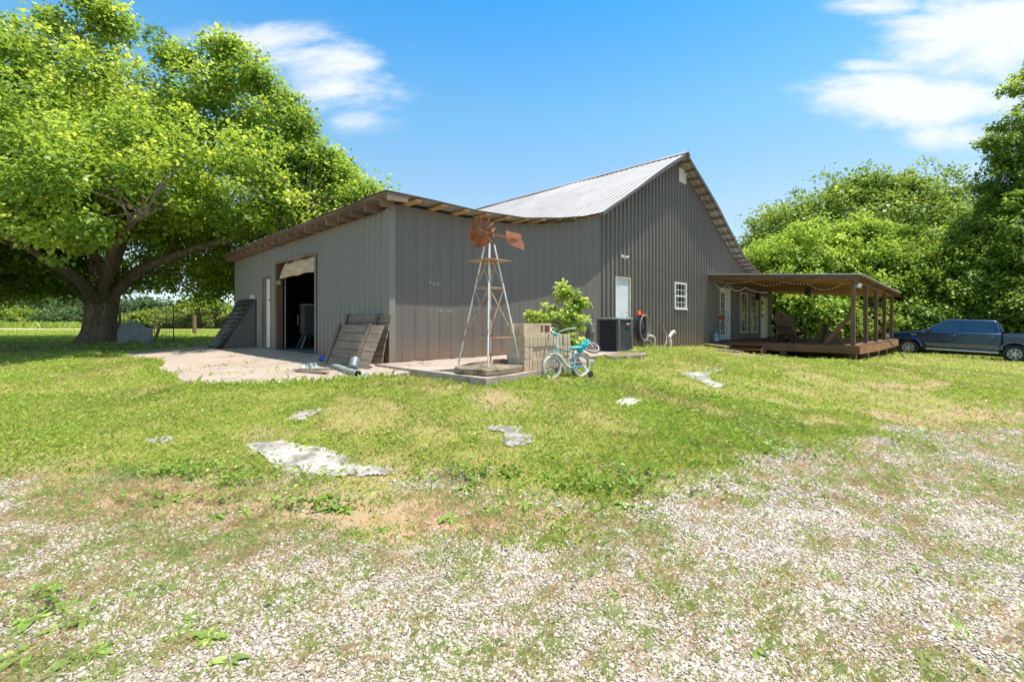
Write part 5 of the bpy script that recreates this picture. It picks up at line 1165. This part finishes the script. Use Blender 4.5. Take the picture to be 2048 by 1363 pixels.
b = MB(); b.beam((-.0, 0, .46), (.10, 0, .47), .05, .03); b.beam((.03, .07, .44), (.03, -.07, .44), .04, .05); b.build('footrest', ball, ds, bevel=.006)
# second bicycle lying against the slab
b2l = W(1150, 10.4); bk2 = thing('bicycle', 'brown and white child bicycle lying down between the blocks and the air conditioner', 'bicycle', (b2l.x, b2l.y, .11), 0)
brownp = simple('brown_paint', (.16, .06, .05), .4)
rot = Matrix.Rotation(HEAD-R_(74), 4, 'Z') @ Matrix.Rotation(R_(-52), 4, 'X'); bk2.rotation_euler = rot.to_euler()
wheel_parts(bk2, (.47, 0, .17), .20, .02, M['black'], M['steel']); wheel_parts(bk2, (-.30, 0, .19), .20, .02, M['black'], M['steel'])
b = MB(); b.tube([(.34, 0, .52), (.05, 0, .17), (-.30, .05, .19)], .013, 8); b.tube([(.34, 0, .48), (-.05, 0, .42), (-.30, -.05, .19)], .012, 8); b.tube([(.05, 0, .17), (-.06, 0, .50)], .012, 8); b.build('frame', brownp, bk2)
b = MB(); b.tube([(.30, 0, .58), (.37, .05, .40), (.47, .05, .17)], .010, 8); b.tube([(.37, -.05, .40), (.47, -.05, .17)], .010, 8); b.build('fork', M['steel'], bk2)
b = MB(); b.tube([(.30, 0, .58), (.26, .12, .68), (.18, .26, .70)], .010, 8); b.tube([(.30, 0, .58), (.26, -.12, .68), (.18, -.26, .70)], .010, 8); hb = b.build('handlebar', M['white'], bk2); b = MB(); b.tube([(.22, .20, .695), (.14, .29, .70)], .016, 8); b.build('grip', M['white'], hb)
b = MB(); b.blob((-.08, 0, .53), (.12, .06, .03), 12, 6); b.build('saddle', M['white'], bk2)

# ------------------------------------------------------------------ pickup truck
tf = W(1823, 24.4); tr = W(2031, 21.6); td_ = Vector((tf.x-tr.x, tf.y-tr.y, 0)); tm = (tf+tr)/2; SC = td_.length/3.68
zf_, zr_ = -.88, -1.03
truck = thing('pickup_truck', 'dark blue crew cab pickup truck with grey lower panels parked under the trees', 'pickup truck', (tm.x, tm.y, (zf_+zr_)/2))
truck.rotation_euler = (0, -math.atan2(zf_-zr_, td_.length), math.atan2(td_.y, td_.x)); truck.scale = (SC, SC, SC*.985)
m_ = Mat('blue_car_paint'); m_.base((.006, .045, .12), .22, .55, .6); m_.b.inputs['Coat Weight'].default_value = 1; m_.b.inputs['Coat Roughness'].default_value = .04; BLUE = m_.m
GREY = simple('grey_two_tone', (.12, .11, .095), .4, .3, c2=(.16, .15, .14)); CHR = simple('chrome', (.62, .62, .62), .28, .55, c2=(.5, .5, .5)); TY = simple('tyre_rubber', (.03, .03, .03), .85)
def arch(cx, r, z0, n=12, zc=.40):
    a0 = math.asin((z0-zc)/r); return [(cx+r*math.cos(a), zc+r*math.sin(a)) for a in np.linspace(math.pi-a0, a0, n)]
XF, XR = 1.84, -1.84
side = [(2.72, .50), (2.80, .62), (2.80, .98), (2.70, 1.12), (2.30, 1.18), (1.42, 1.25), (-1.38, 1.30), (-1.42, 1.31), (-1.45, .50)]
low = [(-1.45, .48)]+[(1.0, .48)]+[]
front_poly = [(2.74, .46), (2.82, .60), (2.82, .96), (2.74, 1.10), (2.45, 1.17), (1.40, 1.27), (-1.40, 1.30), (-1.40, .46)]+[(p) for p in arch(XF, .50, .46)]
def side_prism(poly, y0, y1): b = MB(); b.prism([(x, y0, z) for x, z in poly], (0, y1-y0, 0)); return b
b = side_prism(front_poly, -.98, .98); bo = b.build('body', BLUE, truck, bevel=.045, seg=3, smooth=35)
bed_poly = [(-1.44, .46), (-1.44, 1.31), (-3.02, 1.33), (-3.05, .50)]+[p for p in arch(XR, .50, .50)][::-1]
bed_poly = [(-1.44, .50), (-1.44, 1.31), (-3.02, 1.33), (-3.05, .50)]+arch(XR, .50, .50)
b = side_prism(bed_poly, -.98, -.86); 
b.prism([(x, .86, z) for x, z in bed_poly], (0, .12, 0)); b.ab(-3.04, -2.96, -.86, .86, .52, 1.32); b.ab(-1.52, -1.45, -.86, .86, .52, 1.31); b.build('bed', BLUE, truck, bevel=.03, seg=2, smooth=35)
b = MB(); b.ab(-2.96, -1.52, -.86, .86, .70, .78); b.ab(-3.0, 2.6, -.70, .70, .36, .55); b.build('chassis', M['black'], truck, smooth=0)
# cab: tapering greenhouse
def loft(rings):
    b = MB(); n = len(rings[0])
    for r in rings: b.v += [tuple(p) for p in r]
    for i in range(len(rings)-1):
        for k in range(n): b.f.append((i*n+k, i*n+(k+1) % n, (i+1)*n+(k+1) % n, (i+1)*n+k))
    b.f.append(tuple((len(rings)-1)*n+k for k in range(n))); b.mi = [0]*len(b.f); return b
ring = lambda xf, xb, hw, z: [(xf, -hw, z), (xf, hw, z), (xb, hw, z), (xb, -hw, z)]
b = loft([ring(1.42, -1.38, .93, 1.25), ring(.52, -1.24, .76, 1.84), ring(.35, -1.15, .70, 1.91)]); cab = b.build('cab', BLUE, truck, bevel=.04, seg=3, smooth=35)
def sidewin(xs, s):     # quad on the tumblehome side
    P = []
    for (x, z) in xs: hw = .93+(.76-.93)*(z-1.25)/.59+.006; P.append((x, s*hw, z))
    return P
for s in (-1, 1):
    for poly in ([(1.20, 1.33), (.52, 1.78), (-.02, 1.80), (-.02, 1.33)], [(-.14, 1.33), (-.14, 1.80), (-1.10, 1.79), (-1.17, 1.33)]):
        b = MB(); b.prism(sidewin(poly, s), (0, s*.004, 0)); b.build('side_window', M['carglass'], truck, smooth=0)
b = MB(); b.prism([(1.36, -.80, 1.30), (1.36, .80, 1.30), (.575, .69, 1.81), (.575, -.69, 1.81)], (.008, 0, .012)); b.build('windscreen', M['carglass'], truck, smooth=0)
b = MB(); b.prism([(-1.378, -.78, 1.38), (-1.378, .78, 1.38), (-1.262, .68, 1.76), (-1.262, -.68, 1.76)], (-.01, 0, 0)); b.build('rear_window', M['black'], truck, smooth=0)
for s in (-1, 1):
    b = MB()
    for x in (1.16, -.08, -1.40): b.ab(x-.006, x+.006, s*.978-.006, s*.978+.006, .56, 1.27)
    b.ab(-1.40, 1.16, s*.978-.006, s*.978+.006, .545, .556); b.build('door_gap', M['black'], truck, smooth=0)  # thin black strips painting the shadow lines of the door gaps
    b = MB(); b.prism([(1.12, s*.979, .56), (1.25, s*.979, .72), (-1.28, s*.979, .74), (-1.38, s*.979, .56)], (0, s*.010, 0)); b.prism([(-1.47, s*.979, .56), (-1.47, s*.979, .74), (-1.40+.02, s*.979, .74), (-1.40+.02, s*.979, .56)], (0, s*.008, 0)); b.build('lower_trim', GREY, truck, smooth=0)
    for x in (.18, -1.08):
        b = MB(); b.ab(x-.11, x+.11, s*1.0-.022, s*1.0+.022, 1.10, 1.14); b.build('door_handle', BLUE, truck, bevel=.01)
    b = MB(); b.tube([(1.15, s*1.02, .42), (-1.35, s*1.02, .42)], .045, 10); b.build('step_bar', CHR, truck)
    b = MB(); b.beam((1.10, s*.93, 1.30), (1.10, s*1.05, 1.33), .05, .05); b.blob((1.08, s*1.13, 1.36), (.07, .13, .12), 12, 8); mr = b.build('mirror', BLUE, truck)
    b = MB(); b.blob((1.02, s*1.13, 1.36), (.02, .11, .10), 10, 6); b.build('mirror_glass', simple('mirror_red', (.20, .03, .03), .1, .6), mr)
    b = MB(); b.prism([(2.80, s*.70, .82), (2.78, s*.99, .82), (2.44, s*.996, .88), (2.46, s*.996, 1.08), (2.72, s*.96, 1.08), (2.80, s*.70, 1.05)], (0, 0, .0001)); 
    b = MB(); b.ab(2.45, 2.815, min(s*.70, s*.992), max(s*.70, s*.992), .84, 1.07); hl = b.build('headlight', simple('headlamp', (.60, .58, .52), .1, .2), truck, bevel=.03); b = MB(); b.ab(2.47, 2.60, s*.985-.012, s*.985+.012, .87, 1.02); b.build('indicator', simple('amber', (.75, .16, .03), .2), hl)
    b = MB(); b.ab(1.55, 1.75, s*.982-.005, s*.982+.005, 1.07, 1.105); b.build('fender_badge', CHR, truck, smooth=0)
    for cx in (XF, XR):
        A_ = arch(cx, .50, .52, 16); B_ = arch(cx, .57, .52, 16); b = MB()
        for (p, q) in zip(A_, B_): b.v += [(p[0], s*.985, p[1]), (p[0], s*1.01, p[1]), (q[0], s*.982, q[1])]
        for i in range(15): k = i*3; b.f += [(k, k+3, k+4, k+1), (k+1, k+4, k+5, k+2)]
        b.mi = [0]*len(b.f); b.build('wheel_arch', GREY if cx == XR else BLUE, truck)
b = MB(); b.ab(2.74, 2.90, -.96, .96, .44, .72); b.build('front_bumper', CHR, truck, bevel=.04, seg=2)
b = MB(); b.ab(2.80, 2.84, -.66, .66, .76, 1.06); b.build('grille', CHR, truck, bevel=.01)
b = MB(); b.ab(-3.22, -3.06, -.92, .92, .50, .68); b.build('rear_bumper', CHR, truck, bevel=.03)
for s in (-1, 1):
    b = MB(); b.ab(-3.07, -2.98, s*.90-.085, s*.90+.085, .92, 1.26); b.build('tail_light', simple('red_lens', (.45, .02, .02), .2), truck, bevel=.01)
    for cx in (XF, XR):
        yo = s*.84; b = MB(); b.lathe((cx, yo-.13, .40), (0, 1, 0), [(0, .26), (.01, .36), (.03, .395), (.06, .405), (.20, .405), (.23, .395), (.25, .36), (.26, .26)], 40); wl = b.build('wheel', TY, truck)
        b = MB(); oy = yo+s*.128; b.torus((cx, oy, .40), (0, 1, 0), .222, .014, 40, 8); b.lathe((cx, oy-s*.02, .40), (0, s, 0), [(0, .055), (.03, .055), (.035, .04)], 18)
        for k in range(7):
            for da in (-.13, .13): a = k/7*2*math.pi+da; b.beam((cx+.045*math.cos(a), oy, .40+.045*math.sin(a)), (cx+.218*math.cos(a), oy, .40+.218*math.sin(a)), .022, .028, up=(0, 1, 0))
        b.build('rim', CHR, wl)
        b = MB(); b.lathe((cx, oy-s*.05, .40), (0, s, 0), [(0, .25), (.02, .25)], 28); b.build('brake_disc', M['black'], wl)
b = MB(); b.lathe((XF, -.78, .42), (0, 1, 0), [(0, .47), (1.56, .47)], 24); b.lathe((XR, -.85, .42), (0, 1, 0), [(0, .47), (1.70, .47)], 24); 
wa = MB()
for cx in (XF, XR):
    A_ = arch(cx, .505, .48, 14)
    for (p, q) in zip(A_[:-1], A_[1:]): wa.quad((p[0], -.93, p[1]), (q[0], -.93, q[1]), (q[0], .93, q[1]), (p[0], .93, p[1]))
wa.build('wheel_well', M['black'], truck, smooth=0)
# ------------------------------------------------------------------ trees and shrubs
def foliage(name, blobs, nclump, per, leaf, mt, parent, crad, seed, flat=.6, zmin=None, skin=.55, excl=()):
    rs = np.random.default_rng(seed); cs = []; wts = np.array([max(b[3], .85)**2 if len(b) < 6 else b[3]*b[3]*b[5] for b in blobs]); wts = wts/wts.sum()
    cen = []
    for px, py, Z, rx, rz, *_ in blobs: c = W(px, Z); cen.append((c.x, c.y, .77+(645-py)*Z/940, rx, rz))
    cen = np.array(cen); idx = rs.choice(len(cen), nclump, p=wts); C = cen[idx]
    d = nrm(rs.normal(size=(nclump, 3))); r = skin+(1.04-skin)*rs.random(nclump)**.6; r *= 1+.10*rs.normal(size=nclump)
    P = C[:, :3]+d*np.stack([C[:, 3], C[:, 3], C[:, 4]], 1)*r[:, None]
    # drop clumps buried deep inside another blob
    keep = np.ones(nclump, bool)
    for c in cen:
        q = (P-c[:3])/np.array([c[3], c[3], c[4]]); keep &= ~((np.linalg.norm(q, axis=1) < skin*.82))
    keep &= ~((P[:, 0] > -3.2) & (P[:, 0] < 26) & (P[:, 1] > -6) & (P[:, 1] < 12.4) & (P[:, 2] < np.where(P[:, 0] > -.4, 4.0, 4.4))) | (nclump < 400); gz = G0(P[:, 0], P[:, 1])+(zmin if zmin is not None else .3); keep &= P[:, 2] > gz
    for px, py, Z, rr, rq in excl: c = PT(px, py, Z); q = (P-np.array(c))/np.array([rr, rr, rq]); keep &= np.linalg.norm(q, axis=1) > 1
    P = P[keep]; d = d[keep]; n = len(P)
    cr = crad*np.exp(rs.normal(0, .28, n)); cnt = (per*(cr/crad)**1.6*np.exp(rs.normal(0, .25, n))).astype(int)+4; i = np.repeat(np.arange(n), cnt); m = len(i)
    o = nrm(rs.normal(size=(m, 3)))*(rs.random(m)**.45)[:, None]; o[:, 2] *= flat
    # ragged: pull each clump into a few sprays
    ang = rs.uniform(0, 6.283, n)[i]; k3 = 1+.35*np.cos(3*np.arctan2(o[:, 1], o[:, 0])+ang)
    L0 = P[i]+o*(cr[i]*k3)[:, None]
    ou = nrm(o+d[i]*.6+np.array([0, 0, -.15])); D = nrm(ou+rs.normal(0, .5, (m, 3))+np.array([0, 0, -.25])); Nn = nrm(np.array([0, 0, 1.0])+ou*.35+rs.normal(0, .42, (m, 3)))
    s = leaf*np.exp(rs.normal(0, .22, m)); V, F = leaf_arrays(L0, D, Nn, s*1.15, s*.95, .16, .1)
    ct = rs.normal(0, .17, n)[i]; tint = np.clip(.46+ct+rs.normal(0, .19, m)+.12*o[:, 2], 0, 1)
    raw_mesh(name, V, F, mt, np.repeat(tint, 4), parent); return P
def limb(parent, pts, r0, r1, name='limb', n=9, jit=.12, seed=0):
    rs = random.Random(seed); Q = []
    P = [Vector(p) for p in pts]
    for i in range(len(P)-1):
        a = P[i]; c = P[i+1]; m0 = (P[i+1]-P[max(i-1, 0)])/6; m1 = (P[min(i+2, len(P)-1)]-a)/6; Q += interpolate_bezier(a, a+m0, c-m1, c, 6)[:-1]
    Q.append(P[-1]); k = len(Q); Q = [q+Vector((rs.uniform(-1, 1), rs.uniform(-1, 1), rs.uniform(-1, 1)))*jit*r0 if 0 < i < k-1 else q for i, q in enumerate(Q)]
    b = MB(); b.tube(Q, [r0+(r1-r0)*(i/(k-1))**.7 for i in range(k)], n); b.build(name, M['bark'], parent); return Q
def twigs(parent, nodes, P, n, seed, r=.03, name='branches'):
    rs = random.Random(seed); b = MB(); nodes = [Vector(q) for q in nodes]
    for p in rs.sample(list(range(len(P))), min(n, len(P))):
        q = Vector(P[p]); a = min(nodes, key=lambda v: (v-q).length_squared+(2.0 if v.z > q.z else 0)); m = (a+q)/2+Vector((rs.uniform(-.3, .3), rs.uniform(-.3, .3), rs.uniform(-.1, .4)))
        l = (q-a).length
        if l > 3.2: continue
        rr = min(.12, r*(.6+l*.35)); b.tube([a, a.lerp(m, .55), m.lerp(q, .4), q], [rr, rr*.7, rr*.45, rr*.15], 5, caps=False)
    return b.build(name, M['bark'], parent)
def PT(px, py, Z): c = W(px, Z); return Vector((c.x, c.y, .77+(645-py)*Z/940))
# the great maple
mp_ = thing('maple_tree', 'huge spreading maple tree with a thick forked trunk left of the barn', 'tree', (0, 0, 0))
bz = W(198, 19.3); gz_ = g1(bz.x, bz.y); b = MB(); rs = random.Random(4); prof = [(-.2, .88), (.0, .76), (.18, .66), (.45, .56), (.9, .50), (1.4, .50), (1.9, .54), (2.25, .52), (2.7, .34)]
for i, (h, r) in enumerate(prof):
    for k in range(28):
        a = k/28*2*math.pi; lob = 1+.09*math.sin(a*5+1)+.06*math.sin(a*9+h)+(.22 if h < .3 else 0)*max(0, math.sin(a*4+.7))+rs.uniform(-.02, .02)
        b.v.append((bz.x+r*lob*math.cos(a)+.04*h, bz.y+r*lob*math.sin(a), gz_+h))
for i in range(len(prof)-1):
    for k in range(28): b.f.append((i*28+k, i*28+(k+1) % 28, (i+1)*28+(k+1) % 28, (i+1)*28+k))
b.mi = [0]*len(b.f); b.build('trunk', M['bark'], mp_, smooth=60)
nodes = []
LB = [([(190,605,19.3),(150,575,18.6),(110,548,18),(40,515,17.5),(-60,490,17)], .30, .09), ([(195,600,19.3),(190,520,19.2),(172,420,18.8),(150,260,18.5),(160,70,18.3)], .31, .05),
      ([(212,600,19.3),(255,560,18.8),(300,530,18.2),(400,495,17.6),(520,460,17),(620,420,16.5)], .31, .06), ([(205,600,19.5),(240,500,19.8),(300,370,20.2),(390,210,20)], .27, .05),
      ([(185,600,19.5),(120,500,20),(60,380,20.5),(0,250,21)], .26, .06), ([(200,600,19.2),(215,540,17.5),(240,470,15.5),(290,430,13.8)], .30, .05), ([(195,600,19.1),(150,555,17),(90,520,15),(30,480,13.5)], .28, .05),
      ([(205,600,19.8),(260,560,21.5),(330,520,23.5),(430,470,25.5)], .30, .06), ([(190,590,20),(130,560,22),(60,520,24)], .28, .06), ([(235,572,19),(262,560,18.6),(285,548,18.2)], .16, .09)]
for i, (P, r0, r1) in enumerate(LB): nodes += limb(mp_, [PT(*p) for p in P], r0, r1, seed=i)
BL = [(60,330,19,6.0,4.2),(240,378,19,5.4,3.8),(410,388,18,4.4,3.4),(545,430,17.5,3.2,2.7),(625,460,17,1.6,1.5),(680,430,17,.7,.5),(120,150,18.5,2.0,1.6),(178,55,18.5,1.0,1.2),(40,160,18.5,2.0,1.4),(300,198,18,1.6,1.1),(405,175,18,1.3,1.2),(478,200,17.8,1.0,1.2),(540,285,17.5,1.2,1.3),(600,360,17.5,1.3,1.2),(655,410,17.2,.9,.8),(-180,330,19,7,5.0),(520,490,19,3.2,1.7),(600,470,20,2.2,1.2),(430,500,20,3.5,2.0),
      (110,490,18,5.0,1.7),(330,500,17.5,4.2,1.7),(20,400,16,4.2,2.8),(490,510,17,3.0,1.2),(250,420,14.5,2.9,1.9),(-60,520,17,4.5,1.4),(700,400,17,.5,.3),(728,384,17,.25,.15),(60,62,18.5,.5,.5),(100,38,18.5,.4,.5),(190,8,18.5,.5,.6),(222,45,18.5,.4,.4),(330,100,18,.5,.45),(352,118,18,.5,.4),(440,100,17.8,.45,.4),(500,130,17.8,.5,.5),(525,165,17.6,.4,.45),(562,205,17.5,.4,.4),(590,250,17.5,.4,.4),(640,305,17.4,.4,.35),(675,350,17.3,.35,.3),(420,560,18,1.7,.5),(20,560,17,1.8,.4),(440,580,17.2,.8,.4)]
Pc = foliage('crown', BL, 3400, 135, .112, M['maple'], mp_, .60, 31, .62, zmin=1.95, skin=.5, excl=[(205, 560, 16.6, 3.3, 1.6), (120, 530, 15.5, 2.6, 1.0), (300, 540, 15.5, 2.2, .9), (205, 500, 18.5, 2.4, 1.3)])
twigs(mp_, nodes, Pc, 420, 5, .028)
def small_tree(name, label, base, blobs, ncl, per, leaf, mt, crad, seed, tr, nlimb, grp=None, zmin=.3, skin=.5, tw=120):
    t = thing(name, label, 'tree', (0, 0, 0), 0, grp); bx, by = base.x, base.y; gz = g1(bx, by); top = max(blobs, key=lambda q: q[3]); tc_ = PT(top[0], top[1], top[2])
    P = foliage('crown', blobs, ncl, per, leaf, mt, t, crad, seed, .6, zmin, skin); rs = random.Random(seed)
    fork = Vector((bx, by, gz+max(1.2, (tc_.z-gz)*.35)))
    nodes = limb(t, [(bx, by, gz-.2), (bx+rs.uniform(-.1, .1), by, gz+(fork.z-gz)*.5), fork], tr, tr*.75, 'trunk', 12, .08, seed)
    for k in range(nlimb):
        q = Vector(P[rs.randrange(len(P))]); m = fork.lerp(q, .5)+Vector((0, 0, .5)); nodes += limb(t, [fork, m, q], tr*.55, .04, 'limb', 7, .15, seed+k)
    twigs(t, nodes, P, tw, seed, .025); return t
G2 = 'trees beyond the porch and truck'
small_tree('shade_tree', 'broad dark green round crowned tree standing far behind the bright maples', W(1700, 45), [(1700,470,45,7.4,5.0),(1800,440,45,5.6,4.2),(1600,485,44,5.0,3.6),(1540,520,44,2.8,2.0),(1870,450,44,2.6,3.0),(1730,410,45,4.3,2.6),(1840,410,45,2.6,2.4)], 1100, 62, .22, M['dark'], .95, 41, .45, 9, G2)
small_tree('young_maple', 'bright yellow green young maple right behind the barn corner', W(1590, 31), [(1560,560,31,2.6,2.6),(1610,520,31,2.4,2.4),(1540,620,30,1.8,1.6),(1600,620,30,2.4,2.0),(1530,530,32,1.3,1.2)], 620, 70, .145, M['bright'], .55, 42, .16, 6, G2, .1)
small_tree('young_maple', 'yellow green maple with a tall pointed top behind the middle of the porch', W(1690, 32), [(1700,520,32,2.6,2.6),(1660,560,31,2.4,2.6),(1720,620,31,2.8,2.2),(1660,640,31,2.2,1.8),(1705,470,32,1.5,1.3)], 660, 70, .145, M['bright'], .55, 43, .16, 6, G2, .1)
small_tree('maple_tree', 'mid green maple rising behind the far corner posts of the porch', W(1800, 31), [(1800,535,32,2.8,2.4),(1845,580,30,2.8,2.4),(1780,610,30,2.8,2.4),(1850,640,29.5,2.8,1.9),(1865,505,33,2.0,1.5),(1765,550,31,2.2,2.0)], 900, 74, .145, M['mid'], .58, 44, .22, 7, G2, .05)
small_tree('maple_tree', 'leafy green maple hanging over the roof of the pickup truck', W(1930, 28.5), [(1925,560,29,2.8,2.6),(1900,620,28.5,2.4,2.0),(1980,600,28.5,2.8,2.4),(1960,520,30,2.4,2.0),(1990,660,27.5,2.6,1.4),(1900,550,29,2.0,1.6)], 900, 80, .145, M['mid'], .55, 45, .2, 7, G2, .05)
small_tree('tall_tree', 'tallest dark tree at the far edge beyond the truck with layered branches against the sky', W(2075, 27), [(2080,440,28,3.0,2.6),(2120,230,28,1.9,2.2),(2110,330,28,2.6,2.2),(2010,440,29,2.0,1.4),(2030,360,28,1.9,1.0),(1995,285,28,.9,.3),(2025,250,28,1.2,.35),(2040,310,28,1.5,.6),(2030,180,28,.6,.22),(2070,140,28,.9,.5),(2030,470,28,3.2,2.6),(2110,560,27,3.5,3.0),(2060,620,26.5,2.6,1.9),(2200,420,28,4,4.5),(1960,470,30,1.8,1.4)], 1000, 72, .145, M['mid'], .5, 46, .30, 3, G2, .05, .45, 200)
small_tree('understory_tree', 'low dark leafy understory tree filling the shade beside the truck bed', W(2060, 25.5), [(2080,640,26,2.4,2.2),(2140,660,25,2.6,2.2),(2020,655,28.5,2.0,1.6)], 420, 74, .15, M['dark'], .5, 47, .12, 4, G2, .0)
small_tree('understory_tree', 'low dark leafy understory tree behind the hood of the truck', W(1800, 29), [(1790,655,29.5,2.8,1.9),(1720,660,30,2.6,1.7)], 420, 70, .15, M['dark'], .5, 48, .10, 5, G2, .0)
small_tree('understory_tree', 'low dark leafy understory tree seen beneath the middle of the porch roof', W(1610, 30), [(1650,660,30,2.6,1.6),(1570,660,30,2.6,1.5)], 400, 70, .15, M['dark'], .5, 58, .10, 5, G2, .0)
# deeper wood behind so that the gaps stay dark
wd = []
for i, px in enumerate(range(1480, 2400, 75)): wd.append((px, 600+(i % 3)*12, 40+(i*7) % 6, 4.2, 4.0))
o_ = thing('woodland', 'dark mass of woodland closing off the view behind the maples', 'woodland', (0, 0, 0)); foliage('leaves', wd, 1500, 46, .26, M['dark'], o_, .95, 49, .7, .0, .35)
for ch in o_.children: ch['kind'] = 'stuff'
o_['kind'] = 'stuff'
# sapling by the blocks
sp = thing('maple_sapling', 'bright green leafy sapling growing against the wall behind the concrete blocks', 'sapling', (0, 0, 0))
sb = [(1120,640,9.9,.42,.42),(1135,612,9.9,.28,.36),(1128,585,9.9,.16,.15),(1163,605,9.9,.12,.08),(1085,634,9.8,.24,.08),(1065,632,9.8,.10,.06),(1135,665,9.7,.34,.22),(1105,660,9.9,.36,.26),(1148,640,9.8,.22,.2),(1145,680,9.5,.18,.10)]
Ps = foliage('crown', sb, 175, 20, .060, leafmat('sapling_leaves', [(0, (.16, .28, .03)), (.5, (.36, .48, .08)), (1, (.66, .72, .22))], .45), sp, .10, 51, .6, .1, .3)
q = W(1118, 9.95); ns = []
for k in range(5):
    e = Vector(Ps[(k*37) % len(Ps)]); Q = limb(sp, [(q.x+.03*k, q.y, -.05), (q.x+(e.x-q.x)*.4, q.y+(e.y-q.y)*.4, e.z*.55), e], .014, .005, 'stem', 6, .3, k); ns += Q
twigs(sp, ns, Ps, 90, 3, .006)
# shrubs in the field on the left
FG = 'shrubs in the field beyond the fence'
sh = [('wide yellow green bush in the field beyond the fence posts', [(410,622,62,3.6,1.9),(385,632,62,2.6,1.2),(440,635,62,3,1.1)], 'shrub', 300), ('low yellow green bush at the near end of the fence mesh', [(290,640,60,3.0,1.0),(270,645,60,2.5,.8)], 'shrub', 200),
      ('dark green scrub to the left of the trunk', [(140,636,75,3.4,1.6),(110,642,72,2.8,1.1)], 'far', 260), ('pale bush at the far left of the field', [(10,634,70,4.5,1.6),(50,642,70,3.0,1.0)], 'shrub', 260), ('rounded bush hugging the corner of the shed in the field', [(470,640,62,3.2,1.1),(500,640,62,3.2,1.2)], 'shrub', 200), ('reddish tinged small scrub before the woods', [(75,640,74,2.2,1.2)], 'far', 120)]
for i, (lab, bl_, mt, n) in enumerate(sh):
    t = thing('field_bush', lab, 'bush', (0, 0, 0), 0, FG); foliage('foliage', bl_, n, 46, .24, M[mt], t, .60, 60+i, .7, .0, .3); c = W(bl_[0][0], bl_[0][2]); z = g1(c.x, c.y); b = MB()
    for k in range(5): b.tube([(c.x, c.y, z-.1), (c.x+random.uniform(-1.2, 1.2), c.y+random.uniform(-1.2, 1.2), z+1.1)], .04, 5)
    b.build('stems', M['bark'], t)
far = []
for i, px in enumerate(range(-420, 640, 42)):
    Z = 150+(i*13) % 30; top = 592+(i*17 % 11)-(8 if px < 60 else 0)+max(0, (px-200)*.10); r = (645-top)/940*Z/2+1.0; far.append((px, 645-(645-top)/2+2, Z, 7.5, r))
o_ = thing('far_woods', 'hazy line of woods along the far side of the field', 'woods', (0, 0, 0)); foliage('leaves', far, 2600, 34, .75, M['far'], o_, 2.3, 71, .8, -1, .3); o_['kind'] = 'stuff'
for ch in o_.children: ch['kind'] = 'stuff'
# tall field weeds beyond the road
n = 70000; px = rng.uniform(-700, 1100, n); Z = rng.uniform(61, 110, n); x = CAM.x+FW.x*Z+RT.x*(px-1024)/940*Z; y = CAM.y+FW.y*Z+RT.y*(px-1024)/940*Z
o_ = blade_mesh(x, y, G0(x, y), rng.uniform(.35, 1.25, n), rng.uniform(.05, .14, n), rng.uniform(.1, .7, n), np.clip(rng.normal(.6, .25, n), .0, 1), M['grass'], 'field_weeds'); tag(o_, 'tall sunlit weeds and grass in the far field', 'weeds', kind='stuff')
n = 40000; px = rng.uniform(-300, 700, n); Z = rng.uniform(20, 47, n); x = CAM.x+FW.x*Z+RT.x*(px-1024)/940*Z; y = CAM.y+FW.y*Z+RT.y*(px-1024)/940*Z; k = ~((x > 0) & (y < 11)); x, y = x[k], y[k]; n = len(x)
o_ = blade_mesh(x, y, G0(x, y), rng.uniform(.05, .16, n), rng.uniform(.03, .06, n), rng.uniform(.3, 1.2, n), np.clip(rng.normal(.6, .2, n), .2, 1), M['grass'], 'far_lawn_grass'); tag(o_, 'grass of the lawn under and beyond the big maple', 'grass', kind='stuff')
# taller tufts around slabs, walls and posts
edge = []
def along(A, B, n, w_): 
    t = rng.random(n); return A[0]+(B[0]-A[0])*t+rng.normal(0, w_, n), A[1]+(B[1]-A[1])*t+rng.normal(0, w_, n)
segs = [((-2.7, 1.7), (-.8, .5), 40), ((-2.9, 3.2), (-1.2, 3.6), 30)]+[(APRON[i], APRON[i+1], 160) for i in range(2, 14)]+[(FSLAB[i], FSLAB[i+1], 120) for i in range(1, 8)]+[((9.2, -.15), (14.4, -.15), 260), ((14.3, -.3), (14.3, -5.1), 260), ((14.5, -5.3), (23.5, -5.3), 300)]
X = []; Y = []
for a, c, k in segs: u, v = along(a, c, k*2, .09); X.append(u); Y.append(v)
x = np.concatenate(X); y = np.concatenate(Y); seg_id = np.repeat(np.arange(len(segs)), [q[2]*2 for q in segs]); k = ~inpoly(x, y, FSLAB) & ~(inpoly(x, y, APRON) & (pdist(x, y, APRON) > .12) & (seg_id > 1)) & ~((x > 0) & (y > 0)); x, y = x[k], y[k]; n = len(x)
o_ = blade_mesh(x, y, np.where(inpoly(x, y, APRON), apron_z(x, y), G(x, y)), .055*np.exp(rng.normal(0, .4, n)), np.full(n, .010), rng.uniform(.2, 1.0, n), np.clip(rng.normal(.6, .2, n), .2, 1), M['grass'], 'edge_grass'); tag(o_, 'longer grass along the edges of the concrete and walls', 'grass', kind='stuff')
